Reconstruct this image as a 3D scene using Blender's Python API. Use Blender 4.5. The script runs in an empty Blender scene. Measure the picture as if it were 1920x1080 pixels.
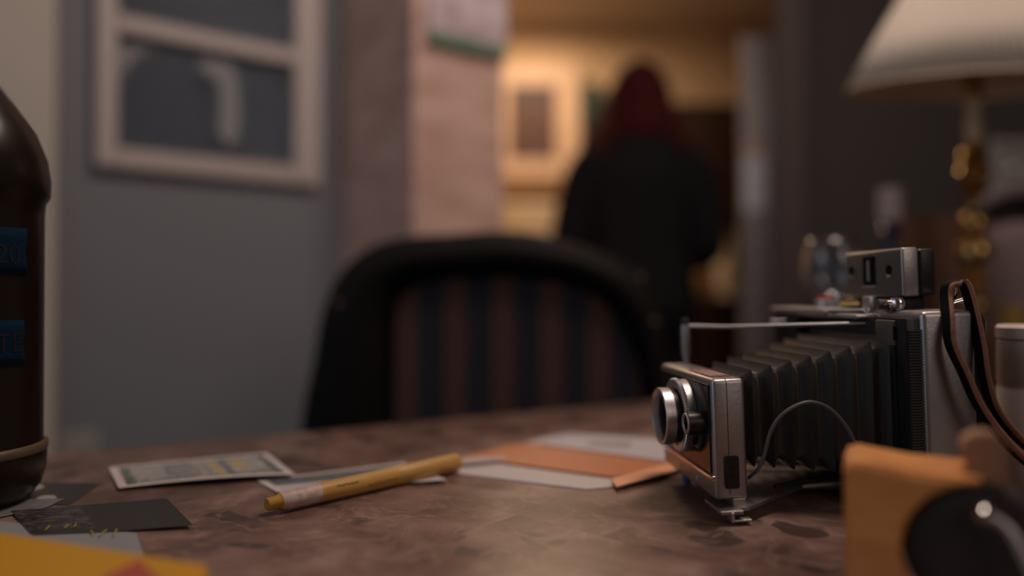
import bpy, bmesh, math, random
from mathutils import Vector, Matrix, noise
C = bpy.context.scene.collection
S = bpy.context.scene
PI = math.pi
# ------------------------------------------------------------------ camera, world, lights
F = 1400.0; TABLE = 0.75; EYE = 0.90; PITCH = math.atan(15 / F)
cam = bpy.data.cameras.new('camera'); camo = bpy.data.objects.new('camera', cam); C.objects.link(camo)
camo.location = (0, 0, EYE); camo.rotation_euler = (PI / 2 + PITCH, 0, 0)
cam.sensor_width = 36; cam.lens = F / 1920 * 36; cam.clip_start = 0.02
cam.dof.use_dof = True; cam.dof.focus_distance = 0.51; cam.dof.aperture_fstop = 1.2
S.camera = camo
S.view_settings.view_transform = 'Standard'; S.view_settings.look = 'None'
S.view_settings.gamma = 1; S.view_settings.exposure = 0.62; S.view_settings.use_curve_mapping = False
w = bpy.data.worlds.new('world'); S.world = w; w.use_nodes = True
w.node_tree.nodes['Background'].inputs[0].default_value = (0.6, 0.7, 1, 1)
w.node_tree.nodes['Background'].inputs[1].default_value = 0.05

def area(name, loc, target, size, power, col, sy=None):
    l = bpy.data.lights.new(name, 'AREA'); l.size = size; l.energy = power; l.color = col
    if sy: l.shape = 'RECTANGLE'; l.size_y = sy
    o = bpy.data.objects.new(name, l); C.objects.link(o); o.location = loc
    o.rotation_euler = (Vector(target) - Vector(loc)).to_track_quat('-Z', 'Y').to_euler()
    return o
area('room_ceiling_light', (0.42, 0.80, 2.37), (0.0, 1.4, 0.9), 0.5, 14, (1, 0.79, 0.67))
area('added_side_fill', (1.3, -1.3, 1.9), (0.5, 0.8, 0.9), 0.8, 3.4, (1, 0.82, 0.72))  # added fill behind the camera, brightens the jar and near faces
area('kitchen_ceiling_light', (0.1, 3.45, 2.36), (0.0, 3.4, 0), 0.5, 10.5, (1, 0.70, 0.46))
area('hall_light', (-2.2, 0.3, 2.2), (-0.4, 1.8, 1.0), 1.3, 4.5, (1, 0.76, 0.64))
area('window_daylight', (-2.3, -0.6, 1.6), (0.0, 1.0, 1.0), 2.0, 4.5, (0.55, 0.75, 1.0), 1.8)

def ray(px, py):
    x = (px - 960) / F; y = (540 - py) / F
    c, s = math.cos(PITCH), math.sin(PITCH)
    return Vector((x, c - y * s, s + y * c))
def P(px, py, Y):
    r = ray(px, py); k = Y / r.y
    return Vector((r.x * k, Y, EYE + r.z * k))
def onz(px, py, z=TABLE):
    r = ray(px, py); k = (z - EYE) / r.z
    return Vector((r.x * k, r.y * k, z))

# ------------------------------------------------------------------ materials
def mat(name, col, rough=0.5, metal=0.0, bump=0, bscale=50, var=0, vscale=8, trans=0, ior=1.45, coat=0, sss=0, emit=None, stretch=None, col2=None):
    m = bpy.data.materials.new(name); m.use_nodes = True
    nt = m.node_tree; b = nt.nodes['Principled BSDF']
    b.inputs['Base Color'].default_value = (*col, 1); b.inputs['Roughness'].default_value = rough
    b.inputs['Metallic'].default_value = metal; b.inputs['Transmission Weight'].default_value = trans
    b.inputs['IOR'].default_value = ior; b.inputs['Coat Weight'].default_value = coat
    tc = nt.nodes.new('ShaderNodeTexCoord'); mp = nt.nodes.new('ShaderNodeMapping')
    nt.links.new(tc.outputs['Object'], mp.inputs[0])
    if stretch: mp.inputs['Scale'].default_value = stretch
    if var or col2:
        n = nt.nodes.new('ShaderNodeTexNoise'); n.inputs['Scale'].default_value = vscale; n.inputs['Detail'].default_value = 5
        r = nt.nodes.new('ShaderNodeValToRGB'); nt.links.new(mp.outputs[0], n.inputs[0]); nt.links.new(n.outputs[0], r.inputs[0])
        c2 = col2 or tuple(c * (1 - var) for c in col)
        r.color_ramp.elements[0].position = 0.35; r.color_ramp.elements[0].color = (*c2, 1)
        r.color_ramp.elements[1].position = 0.65; r.color_ramp.elements[1].color = (*col, 1)
        nt.links.new(r.outputs[0], b.inputs['Base Color'])
    if bump:
        n = nt.nodes.new('ShaderNodeTexNoise'); n.inputs['Scale'].default_value = bscale; n.inputs['Detail'].default_value = 4
        u = nt.nodes.new('ShaderNodeBump'); u.inputs['Strength'].default_value = bump; u.inputs['Distance'].default_value = 0.002
        nt.links.new(mp.outputs[0], n.inputs[0]); nt.links.new(n.outputs[0], u.inputs['Height']); nt.links.new(u.outputs[0], b.inputs['Normal'])
    return m
def attrmat(name, rough=0.5, coat=0):
    m = bpy.data.materials.new(name); m.use_nodes = True; nt = m.node_tree; b = nt.nodes['Principled BSDF']
    a = nt.nodes.new('ShaderNodeAttribute'); a.attribute_name = 'print'
    nt.links.new(a.outputs['Color'], b.inputs['Base Color']); b.inputs['Roughness'].default_value = rough
    b.inputs['Coat Weight'].default_value = coat
    return m
def stone_mat():
    m = bpy.data.materials.new('printed_stone'); m.use_nodes = True; nt = m.node_tree; N = nt.nodes; L = nt.links
    b = N['Principled BSDF']
    tc = N.new('ShaderNodeTexCoord'); mp = N.new('ShaderNodeMapping'); L.new(tc.outputs['Object'], mp.inputs[0])
    ang = math.radians(48)
    c = onz(972, 965)
    mp.vector_type = 'TEXTURE'
    mp.inputs['Location'].default_value = (c.x, c.y, 0); mp.inputs['Rotation'].default_value = (0, 0, ang - PI / 2)
    mp.inputs['Scale'].default_value = (0.20, 0.20, 0.20)
    fl = N.new('ShaderNodeVectorMath'); fl.operation = 'FLOOR'; L.new(mp.outputs[0], fl.inputs[0])
    wn = N.new('ShaderNodeTexWhiteNoise'); L.new(fl.outputs[0], wn.inputs[0])
    off = N.new('ShaderNodeVectorMath'); off.operation = 'MULTIPLY_ADD'; off.inputs[1].default_value = (9, 9, 9)
    L.new(wn.outputs['Color'], off.inputs[0]); L.new(mp.outputs[0], off.inputs[2])
    def noise_(scale, det, dist=0):
        n = N.new('ShaderNodeTexNoise'); n.inputs['Scale'].default_value = scale; n.inputs['Detail'].default_value = det
        n.inputs['Distortion'].default_value = dist; L.new(off.outputs[0], n.inputs[0]); return n
    def ramp(src, stops):
        r = N.new('ShaderNodeValToRGB'); e = r.color_ramp.elements
        e[0].position, e[0].color = stops[0][0], (*stops[0][1], 1); e[1].position, e[1].color = stops[-1][0], (*stops[-1][1], 1)
        for p, cc in stops[1:-1]:
            q = e.new(p); q.color = (*cc, 1)
        L.new(src, r.inputs[0]); return r
    n1 = noise_(3.6, 12, 0.5); n1.inputs['Roughness'].default_value = 0.62
    base = ramp(n1.outputs[0], [(0.30, (0.050, 0.026, 0.020)), (0.46, (0.135, 0.078, 0.062)), (0.56, (0.195, 0.118, 0.096)), (0.7, (0.29, 0.19, 0.16))])
    # dark pebbles
    v = N.new('ShaderNodeTexVoronoi'); v.inputs['Scale'].default_value = 4.2; v.feature = 'SMOOTH_F1'; v.inputs['Smoothness'].default_value = 0.2
    nd = noise_(5, 3); ad = N.new('ShaderNodeVectorMath'); ad.operation = 'MULTIPLY_ADD'; ad.inputs[1].default_value = (0.25, 0.25, 0)
    L.new(nd.outputs['Color'], ad.inputs[0]); L.new(off.outputs[0], ad.inputs[2]); L.new(ad.outputs[0], v.inputs[0])
    pe = ramp(v.outputs['Distance'], [(0.24, (1, 1, 1)), (0.30, (0, 0, 0))])
    n3 = noise_(1.7, 2); gate = ramp(n3.outputs[0], [(0.42, (0, 0, 0)), (0.48, (1, 1, 1))])
    mul = N.new('ShaderNodeMath'); mul.operation = 'MULTIPLY'; L.new(pe.outputs[0], mul.inputs[0]); L.new(gate.outputs[0], mul.inputs[1])
    mul2 = N.new('ShaderNodeMath'); mul2.operation = 'MULTIPLY'; mul2.inputs[1].default_value = 0.75; L.new(mul.outputs[0], mul2.inputs[0])
    mx = N.new('ShaderNodeMix'); mx.data_type = 'RGBA'; L.new(mul2.outputs[0], mx.inputs[0]); L.new(base.outputs[0], mx.inputs[6]); mx.inputs[7].default_value = (0.035, 0.022, 0.018, 1)
    # pale veins
    n4 = noise_(3.4, 6, 1.2); ve = ramp(n4.outputs[0], [(0.485, (0, 0, 0)), (0.5, (1, 1, 1)), (0.515, (0, 0, 0))])
    m3 = N.new('ShaderNodeMath'); m3.operation = 'MULTIPLY'; m3.inputs[1].default_value = 0.35; L.new(ve.outputs[0], m3.inputs[0])
    mx2 = N.new('ShaderNodeMix'); mx2.data_type = 'RGBA'; L.new(m3.outputs[0], mx2.inputs[0]); L.new(mx.outputs[2], mx2.inputs[6]); mx2.inputs[7].default_value = (0.36, 0.26, 0.22, 1)
    # tile to tile tone
    sv = N.new('ShaderNodeMapRange'); sv.inputs[3].default_value = 0.78; sv.inputs[4].default_value = 1.22; L.new(wn.outputs['Value'], sv.inputs[0])
    sc = N.new('ShaderNodeVectorMath'); sc.operation = 'SCALE'; L.new(mx2.outputs[2], sc.inputs[0]); L.new(sv.outputs[0], sc.inputs['Scale'])
    L.new(sc.outputs[0], b.inputs['Base Color']); b.inputs['Roughness'].default_value = 0.36; b.inputs['Specular IOR Level'].default_value = 0.4
    n5 = noise_(30, 3); bu = N.new('ShaderNodeBump'); bu.inputs['Strength'].default_value = 0.12; bu.inputs['Distance'].default_value = 0.001
    L.new(n5.outputs[0], bu.inputs['Height']); L.new(bu.outputs[0], b.inputs['Normal'])
    return m

# ------------------------------------------------------------------ mesh helpers
def obj(name, bm, m, parent=None, smooth=False, mods=()):
    me = bpy.data.meshes.new(name)
    if isinstance(bm, bmesh.types.BMesh):
        bmesh.ops.recalc_face_normals(bm, faces=bm.faces)
        bm.to_mesh(me); bm.free()
    else: me = bm
    for mm in (m if isinstance(m, (list, tuple)) else [m]): me.materials.append(mm)
    if smooth:
        for p in me.polygons: p.use_smooth = True
        if smooth != 'all': me.set_sharp_from_angle(angle=math.radians(38))
    o = bpy.data.objects.new(name, me); C.objects.link(o)
    if parent: o.parent = parent
    return o
def tag(o, label=None, cat=None, group=None, kind=None):
    if label: o['label'] = label
    if cat: o['category'] = cat
    if group: o['group'] = group
    if kind: o['kind'] = kind
    return o
def thing(name, label, cat, loc, rz=0, group=None):
    o = bpy.data.objects.new(name, None); C.objects.link(o); o.location = loc; o.rotation_euler = (0, 0, rz)
    o.empty_display_size = 0.02
    return tag(o, label, cat, group)
def B(): return bmesh.new()
def box(bm, lo, hi, bev=0, seg=2, M=None):
    v = [bm.verts.new((x, y, z)) for x in (lo[0], hi[0]) for y in (lo[1], hi[1]) for z in (lo[2], hi[2])]
    fs = [bm.faces.new([v[i] for i in q]) for q in ((0, 1, 3, 2), (4, 6, 7, 5), (0, 4, 5, 1), (2, 3, 7, 6), (0, 2, 6, 4), (1, 5, 7, 3))]
    vs = v
    if bev:
        r = bmesh.ops.bevel(bm, geom=list({e for f in fs for e in f.edges}), offset=bev, segments=seg, affect='EDGES', profile=0.5)
        vs = []
        if M:
            seen = set(r['verts']); vs = list(seen)
    if M: bmesh.ops.transform(bm, matrix=M, verts=vs)
    return vs
def boxm(lo, hi, bev=0, seg=2):
    b = B(); box(b, lo, hi, bev, seg); return b
def lathe(bm, prof, seg=48, M=None, rad=None):
    """prof: (r,z); revolve round local Z"""
    rings = []
    for r, z in prof:
        if r < 1e-6: rings.append([bm.verts.new((0, 0, z))])
        else:
            rings.append([bm.verts.new(((rad(r, k / seg) if rad else r) * math.cos(2 * PI * k / seg), (rad(r, k / seg) if rad else r) * math.sin(2 * PI * k / seg), z)) for k in range(seg)])
    for a, b in zip(rings, rings[1:]):
        for k in range(seg):
            q = (k + 1) % seg
            if len(a) == 1 and len(b) == 1: continue
            if len(a) == 1: bm.faces.new((a[0], b[k], b[q]))
            elif len(b) == 1: bm.faces.new((a[k], b[0], a[q]))
            else: bm.faces.new((a[k], b[k], b[q], a[q]))
    if M: bmesh.ops.transform(bm, matrix=M, verts=[v for r in rings for v in r])
def smoothpath(pts, n=8):
    pts = [Vector(p) for p in pts]; out = []
    for i in range(len(pts) - 1):
        p0 = pts[max(i - 1, 0)]; p1 = pts[i]; p2 = pts[i + 1]; p3 = pts[min(i + 2, len(pts) - 1)]
        for k in range(n):
            t = k / n
            out.append(0.5 * ((2 * p1) + (p2 - p0) * t + (2 * p0 - 5 * p1 + 4 * p2 - p3) * t * t + (3 * p1 - p0 - 3 * p2 + p3) * t ** 3))
    out.append(pts[-1]); return out
def tube(bm, pts, r, seg=12, cap=True):
    pts = [Vector(p) for p in pts]; rr = r if isinstance(r, (list, tuple)) else [r] * len(pts)
    rings = []; up = None
    for i, p in enumerate(pts):
        t = (pts[min(i + 1, len(pts) - 1)] - pts[max(i - 1, 0)]).normalized()
        if up is None: up = Vector((0, 0, 1)) if abs(t.z) < 0.9 else Vector((1, 0, 0))
        a = t.cross(up).normalized(); b = a.cross(t).normalized(); up = b
        rings.append([bm.verts.new(p + rr[i] * (a * math.cos(2 * PI * k / seg) + b * math.sin(2 * PI * k / seg))) for k in range(seg)])
    for A, D in zip(rings, rings[1:]):
        for k in range(seg): bm.faces.new((A[k], A[(k + 1) % seg], D[(k + 1) % seg], D[k]))
    if cap: bm.faces.new(rings[0]); bm.faces.new(rings[-1][::-1])
def ribbon(bm, pts, nrm, wdt, thk):
    """flat strap: pts path, nrm = width direction per point (or one), wdt along it, thickness perpendicular"""
    pts = [Vector(p) for p in pts]; rings = []
    for i, p in enumerate(pts):
        t = (pts[min(i + 1, len(pts) - 1)] - pts[max(i - 1, 0)]).normalized()
        wv = Vector(nrm[i] if isinstance(nrm, list) else nrm); wv = (wv - t * wv.dot(t)).normalized(); nv = t.cross(wv)
        e = thk * 0.35
        q = [(-wdt / 2 + e, -thk / 2), (wdt / 2 - e, -thk / 2), (wdt / 2, -thk / 2 + e), (wdt / 2, thk / 2 - e), (wdt / 2 - e, thk / 2), (-wdt / 2 + e, thk / 2), (-wdt / 2, thk / 2 - e), (-wdt / 2, -thk / 2 + e)]
        rings.append([bm.verts.new(p + wv * a + nv * b) for a, b in q])
    for A, D in zip(rings, rings[1:]):
        for k in range(8): bm.faces.new((A[k], A[(k + 1) % 8], D[(k + 1) % 8], D[k]))
    bm.faces.new(rings[0]); bm.faces.new(rings[-1][::-1])
    return rings
def prism(bm, poly, z0, z1, M=None):
    a = [bm.verts.new((x, y, z0)) for x, y in poly]; b = [bm.verts.new((x, y, z1)) for x, y in poly]
    bm.faces.new(a[::-1]); bm.faces.new(b); n = len(poly)
    for k in range(n): bm.faces.new((a[k], a[(k + 1) % n], b[(k + 1) % n], b[k]))
    if M: bmesh.ops.transform(bm, matrix=M, verts=a + b)
def rounded(w, h, r, n=6):
    out = []
    for cx, cy, a0 in ((w / 2 - r, h / 2 - r, 0), (-w / 2 + r, h / 2 - r, PI / 2), (-w / 2 + r, -h / 2 + r, PI), (w / 2 - r, -h / 2 + r, 1.5 * PI)):
        for k in range(n + 1): a = a0 + PI / 2 * k / n; out.append((cx + r * math.cos(a), cy + r * math.sin(a)))
    return out
def sheet(corners, nu, nv, thick, colf, lift=None):
    """thin printed sheet; corners near-left, near-right, far-right, far-left in world; colour pattern from colf(u,v)"""
    a, b, c, d = corners; bm = B(); top = []; bot = []; lay = bm.verts.layers.float_color.new('print')
    for j in range(nv + 1):
        for i in range(nu + 1):
            u, v = i / nu, j / nv
            p = a.lerp(b, u).lerp(d.lerp(c, u), v)
            z = lift(u, v) if lift else 0
            top.append(bm.verts.new((p.x, p.y, p.z + z + thick))); bot.append(bm.verts.new((p.x, p.y, p.z + z)))
    W = nu + 1
    for j in range(nv):
        for i in range(nu):
            k = j * W + i
            bm.faces.new((top[k], top[k + 1], top[k + W + 1], top[k + W])); bm.faces.new((bot[k + W], bot[k + W + 1], bot[k + 1], bot[k]))
    for i in range(nu):
        bm.faces.new((bot[i], bot[i + 1], top[i + 1], top[i])); k = nv * W + i; bm.faces.new((top[k], top[k + 1], bot[k + 1], bot[k]))
    for j in range(nv):
        k = j * W; bm.faces.new((top[k], top[k + W], bot[k + W], bot[k])); k += nu; bm.faces.new((bot[k], bot[k + W], top[k + W], top[k]))
    for j in range(nv + 1):
        for i in range(nu + 1):
            cc = (*colf(i / nu, j / nv), 1); top[j * W + i][lay] = cc; bot[j * W + i][lay] = (0.5, 0.47, 0.45, 1)
    return bm
def text_mesh(s, size, thick=0.0):
    cu = bpy.data.curves.new('t', 'FONT'); cu.body = s; cu.size = size; cu.extrude = thick; cu.align_x = 'CENTER'; cu.align_y = 'CENTER'
    o = bpy.data.objects.new('t', cu); me = bpy.data.meshes.new_from_object(o)
    b = B(); b.from_mesh(me); bpy.data.objects.remove(o); bpy.data.curves.remove(cu); return b

# ------------------------------------------------------------------ material set
M_ = dict(
 blue=mat('blue_grey_paint', (0.185, 0.198, 0.228), 0.7, bump=0.1, bscale=120),
 cream=mat('cream_paint', (0.50, 0.46, 0.41), 0.55),
 frame=mat('white_wood', (0.47, 0.41, 0.40), 0.5, bump=0.2, bscale=30),
 brick=mat('washed_brick', (0.64, 0.44, 0.38), 0.85, bump=0.5, bscale=18, vscale=7, stretch=(1, 1, 2.5), col2=(0.48, 0.31, 0.26)),
 dark=mat('dark_grey_brown', (0.043, 0.037, 0.036), 0.8),  # one even dark grey-brown for the right wall
 kitchen=mat('mustard_paint', (0.60, 0.43, 0.26), 0.7),
 ceil=mat('ceiling_paint', (0.65, 0.6, 0.54), 0.8),
 floor=mat('floor_wood', (0.16, 0.09, 0.055), 0.45, var=0.4, vscale=4, stretch=(1, 12, 1)),
 chrome=mat('brushed_steel', (0.60, 0.59, 0.59), 0.42, 1.0, bump=0.05, bscale=300),
 satin=mat('satin_aluminium', (0.41, 0.395, 0.395), 0.42, 1.0, bump=0.06, bscale=400),
 polish=mat('polished_steel', (0.75, 0.74, 0.74), 0.15, 1.0),
 black=mat('black_plastic', (0.012, 0.012, 0.013), 0.4),
 gloss=mat('black_gloss', (0.012, 0.013, 0.015), 0.12),
 vinyl=mat('bellows_vinyl', (0.046, 0.040, 0.036), 0.40, bump=0.08, bscale=900),
 rf=mat('taupe_plastic', (0.11, 0.098, 0.088), 0.5, bump=0.15, bscale=500),
 leather=mat('black_leather', (0.006, 0.005, 0.005), 0.65, bump=0.3, bscale=90),
 tan=mat('brown_leather_edge', (0.24, 0.105, 0.065), 0.6, bump=0.4, bscale=200),
 brass=mat('aged_brass', (0.50, 0.33, 0.12), 0.22, 1.0, var=0.5, vscale=20),
 glass=mat('clear_glass', (0.9, 0.95, 1), 0.03, trans=1, ior=1.45),
 red=mat('red_plastic', (0.55, 0.04, 0.03), 0.35),
 bluep=mat('blue_plastic', (0.04, 0.16, 0.36), 0.4),
 hair=mat('dark_red_hair', (0.07, 0.012, 0.012), 0.8, bump=0.6, bscale=60, stretch=(6, 6, 0.7), col2=(0.032, 0.006, 0.006)),
 skin=mat('skin', (0.5, 0.28, 0.2), 0.55),
 sweater=mat('dark_knit', (0.012, 0.012, 0.015), 0.9, bump=0.3, bscale=150),
 jeans=mat('black_denim', (0.008, 0.008, 0.01), 0.9),
 darkwood=mat('dark_cabinet_wood', (0.055, 0.022, 0.010), 0.4, var=0.4, vscale=6, stretch=(6, 6, 1)),
 paper=mat('plain_paper', (0.55, 0.50, 0.50), 0.6),
 amber=mat('dark_brown_bottle', (0.010, 0.006, 0.004), 0.3),
 tape=mat('blue_tape', (0.001, 0.016, 0.040), 0.9, bump=0.3, bscale=300),
 ink=mat('black_ink', (0.004, 0.005, 0.008), 0.6),
)
for n_ in ('leather', 'tape', 'vinyl', 'sweater', 'jeans', 'hair'): M_[n_].node_tree.nodes['Principled BSDF'].inputs['Specular IOR Level'].default_value = 0.5 if n_ == 'vinyl' else 0.15
stone = stone_mat()
prt = attrmat('printed_paper', 0.55); prtg = attrmat('glossy_print', 0.4, 0.0)

# ------------------------------------------------------------------ room shell
def struct(name, bm, m, parent=None):
    o = obj(name, bm, m, parent)
    if not parent: o['kind'] = 'structure'
    return o
D = Vector((0.8, 0.6, 0)); NRM = Vector((0.6, -0.8, 0)); W0 = Vector((-0.92, 1.5, 0))
ROTW = math.atan2(0.6, 0.8)
MW = Matrix.Translation(W0) @ Matrix.Rotation(ROTW, 4, 'Z')        # local x along wall, -y towards the room
def wbox(x0, x1, y0, y1, z0, z1, bev=0):
    b = B(); box(b, (x0, y0, z0), (x1, y1, z1), bev); bmesh.ops.transform(b, matrix=MW, verts=b.verts); return b
H = 2.4
struct('wall_left', wbox(-3.2, 0.62, 0, 0.12, 0, H), M_['blue'])
struct('trim_1', wbox(-0.22, 0.0, -0.02, 0.0, 0, H, 0.004), M_['cream'])
struct('baseboard_left', wbox(0.0, 0.616, -0.015, 0.0, 0, 0.10, 0.003), M_['cream'])
struct('wall_middle', wbox(0.616, 0.853, -0.364, 0.12, 0, H, 0.004), M_['brick'])
wr = B(); prism(wr, [(0.8555, 2.24), (2.7, 2.24), (2.7, 2.34), (0.92, 2.34)], 0, H); struct('wall_right', wr, M_['dark'])
wr = B(); prism(wr, [(0.772, 2.17), (0.854, 2.17), (0.854, 2.24), (0.918, 2.34), (0.918, 2.36), (0.845, 2.36)], 0, H); struct('trim_2', wr, mat('brown_trim', (0.06, 0.042, 0.042), 0.6))
struct('floor', boxm((-3.6, -2.2, -0.05), (3.2, 4.6, 0)), M_['floor'])
struct('ceiling', boxm((-3.6, -2.2, H), (3.2, 4.6, H + 0.05)), M_['ceil'])
struct('wall_east', boxm((2.6, -2.1, 0), (2.7, 4.4, H)), M_['cream'])
struct('wall_back', boxm((-3.5, -2.2, 0), (2.7, -2.1, H)), M_['cream'])
struct('wall_west', boxm((-3.5, -2.1, 0), (-3.4, 0.2, H)), M_['cream'])
struct('wall_kitchen_rear', boxm((-0.9, 4.1, 0), (2.6, 4.2, H)), M_['kitchen'])
kl = boxm((-0.70, 1.98, 0), (-0.60, 4.1, H)); struct('wall_kitchen_left', kl, M_['kitchen'])

# ------------------------------------------------------------------ table
e0 = Vector((0.183, 1.066)); ed = Vector((0.868, 0.496)).normalized(); en = Vector((ed.y, -ed.x))
poly = [e0 - ed * 1.10, e0 + ed * 1.15]
poly += [poly[1] + en * 1.05, poly[0] + en * 1.05]
poly = [tuple(q) for q in poly]
t = thing('dining_table', 'brown stone-patterned table top with square tile print, under the camera and papers', 'table', (0, 0.35, 0))
b = B(); prism(b, poly, TABLE - 0.03, TABLE)
bmesh.ops.bevel(b, geom=[e for e in b.edges if abs(e.verts[0].co.z - e.verts[1].co.z) < 1e-5], offset=0.006, segments=3, affect='EDGES')
o = obj('table_top', b, stone, t); o.location = (0, -0.35, 0)
cen = sum((Vector(p) for p in poly), Vector((0, 0))) / 4
for p in poly:
    q = Vector(p).lerp(cen, 0.14); b = B(); tube(b, [(q.x, q.y - 0.35, 0), (q.x, q.y - 0.35, TABLE - 0.1), (q.x, q.y - 0.35, TABLE - 0.03)], [0.022, 0.034, 0.034], 16)
    obj('leg', b, M_['darkwood'], t, True)
b = B()
ap = [tuple(Vector(p).lerp(cen, 0.10)) for p in poly]
for i in range(4):
    a, c = Vector(ap[i]), Vector(ap[(i + 1) % 4]); dd = (c - a).normalized() ; nn = Vector((-dd.y, dd.x)) * 0.01
    prism(b, [tuple(a - nn), tuple(c - nn), tuple(c + nn), tuple(a + nn)], TABLE - 0.10, TABLE - 0.03)
o = obj('apron', b, M_['darkwood'], t); o.location = (0, -0.35, 0)

# ------------------------------------------------------------------ folding instant camera
TH = math.radians(-1.9); YAW = math.radians(4.9)
O0 = P(1343, 940, 0.50)
RM = Matrix.Rotation(YAW, 4, 'Z') @ Matrix.Rotation(TH, 4, 'Y')
base = Vector((O0.x, O0.y, TABLE)); lift = O0.z - TABLE
root = bpy.data.objects.new('folding_camera', None); C.objects.link(root); root.location = base; root.rotation_euler = RM.to_euler()
root.empty_display_size = 0.02
tag(root, 'silver and black folding bellows instant film camera standing extended on the stone table', 'camera')
WM = Matrix.Translation(base) @ RM; WI = WM.inverted()
def LP(px, py, v):
    """pixel -> point of the folding camera's own space on the plane y = v"""
    o_ = WI @ Vector((0, 0, EYE)); d_ = WI.to_3x3() @ ray(px, py); k = (v - o_.y) / d_.y; return o_ + d_ * k
def LZ(px, py, z):
    o_ = WI @ Vector((0, 0, EYE)); d_ = WI.to_3x3() @ ray(px, py); k = (z - o_.z) / d_.z; return o_ + d_ * k
def LX(px, py, x):
    o_ = WI @ Vector((0, 0, EYE)); d_ = WI.to_3x3() @ ray(px, py); k = (x - o_.x) / d_.x; return o_ + d_ * k
a = LP(1343, 940, 0); b_ = LP(1398, 709, 0)
sb, st_ = a.z, b_.z; sw = 0.023; SD = 0.120
print('STD', a, b_)
# front standard: shell with recessed face
s = B(); box(s, (0, 0, sb), (sw, SD, st_), 0.003, 3); std = obj('front_standard', s, M_['satin'], root, True)
s = B(); box(s, (-0.0012, 0.004, sb + 0.017), (0.002, SD - 0.004, st_ - 0.004), 0.001); obj('face_plate', s, M_['gloss'], std)
s = B(); box(s, (-0.0016, 0.001, sb + 0.0135), (0.001, SD - 0.001, sb + 0.0165), 0.0004); obj('face_trim', s, M_['polish'], std)
s = B(); box(s, (0.0100, -0.0002, sb + 0.004), (0.0104, 0.0004, st_ - 0.002)); box(s, (0.0100, 0.0002, st_ - 0.0002), (0.0104, SD - 0.002, st_ + 0.0001)); obj('seam', s, M_['black'], std)
q0, q1 = LP(1357, 855, 0), LP(1386, 915, 0)
MX = Matrix(((1, 0, 0, (q0.x + q1.x) / 2), (0, 0, -1, -0.0006), (0, 1, 0, (q0.z + q1.z) / 2), (0, 0, 0, 1)))
s = B(); prism(s, rounded(q1.x - q0.x, q0.z - q1.z, 0.0018), -0.001, 0.0006, MX); sk = obj('socket_cover', s, M_['black'], std, True)
s = B()
for rr in (0.35, -0.3): lathe(s, [(0, 0.0008), (0.0016, 0.0008), (0.0016, 0.0004)], 16, MX @ Matrix.Translation((0, rr * 0.01, 0)))
obj('socket_pin', s, M_['gloss'], sk)
# label plate on top of the standard
qa = [LZ(x, y, st_) for x, y in ((1287, 690), (1305, 688), (1352, 700), (1336, 703))]
ux0, ux1 = 0.004, 0.019; vy0, vy1 = 0.014, 0.060
s = B(); box(s, (ux0, vy0, st_), (ux1, vy1, st_ + 0.0006), 0.0002); lb = obj('rating_label', s, mat('label_red', (0.30, 0.10, 0.085), 0.5), std)
s = B()
for k in range(4): box(s, (ux0 + 0.002 + k * 0.003, vy0 + 0.004, st_ + 0.0006), (ux0 + 0.0035 + k * 0.003, vy1 - 0.004 - 0.005 * (k % 2), st_ + 0.0008))
obj('label_lines', s, mat('label_pale', (0.5, 0.42, 0.4), 0.5), lb)
# lens
VC = 0.052; lc = LP(1283, 778, VC).z
def ML(y, z, x=0): return Matrix.Translation((x, y, z)) @ Matrix.Rotation(-PI / 2, 4, 'Y')   # local +z -> -x
s = B(); lathe(s, [(0.012, 0), (0.0245, 0), (0.0245, 0.001), (0.0262, 0.0015), (0.0262, 0.009), (0.0255, 0.0098), (0.0215, 0.0098), (0.0215, 0.0085), (0.012, 0.0085)], 96, ML(VC, lc)); lens = obj('lens', s, M_['chrome'], root, True)
s = B(); lathe(s, [(0.0263, 0.0070), (0.0268, 0.0074), (0.0268, 0.0094), (0.0263, 0.0098)], 288, ML(VC, lc), lambda r, t: r + 0.00035 * (1 if int(t * 288) % 2 else -1)); obj('knurled_ring', s, M_['chrome'], lens)
s = B(); lathe(s, [(0.0198, 0.0085), (0.0198, 0.0150), (0.0150, 0.0155)], 64, ML(VC, lc)); obj('barrel', s, M_['black'], lens, True)
s = B(); lathe(s, [(0.0150, 0.0140), (0.0200, 0.0140), (0.0207, 0.0146), (0.0207, 0.0215), (0.0203, 0.0220), (0.0186, 0.0220), (0.0180, 0.0210), (0.0172, 0.0150), (0.0150, 0.0140)], 96, ML(VC, lc)); obj('filter_ring', s, M_['chrome'], lens, True)
s = B(); lathe(s, [(0.0172, 0.0172), (0.0120, 0.0158), (0.0115, 0.0120), (0.0, 0.0120)], 64, ML(VC, lc)); obj('inner_cone', s, mat('matt_black', (0.006, 0.006, 0.007), 0.9), lens, True)
s = B(); lathe(s, [(0.0116, 0.0120), (0.008, 0.0142), (0.004, 0.0150), (0.0, 0.0152)], 48, ML(VC, lc)); obj('lens_glass', s, mat('coated_glass', (0.01, 0.02, 0.05), 0.05), lens, 'all')
s = B()
for k in range(40):
    a0 = PI * 0.55 + k * 0.035
    bx = ML(VC, lc) @ Matrix.Rotation(a0, 4, 'Z') @ Matrix.Translation((0.0262, 0, 0.004))
    box(s, (-0.0002, -0.0002, -0.0015 if k % 5 == 0 else -0.0007), (0.00025, 0.0002, 0.0015), M=bx)
obj('scale_marks', s, M_['ink'], lens)
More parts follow.
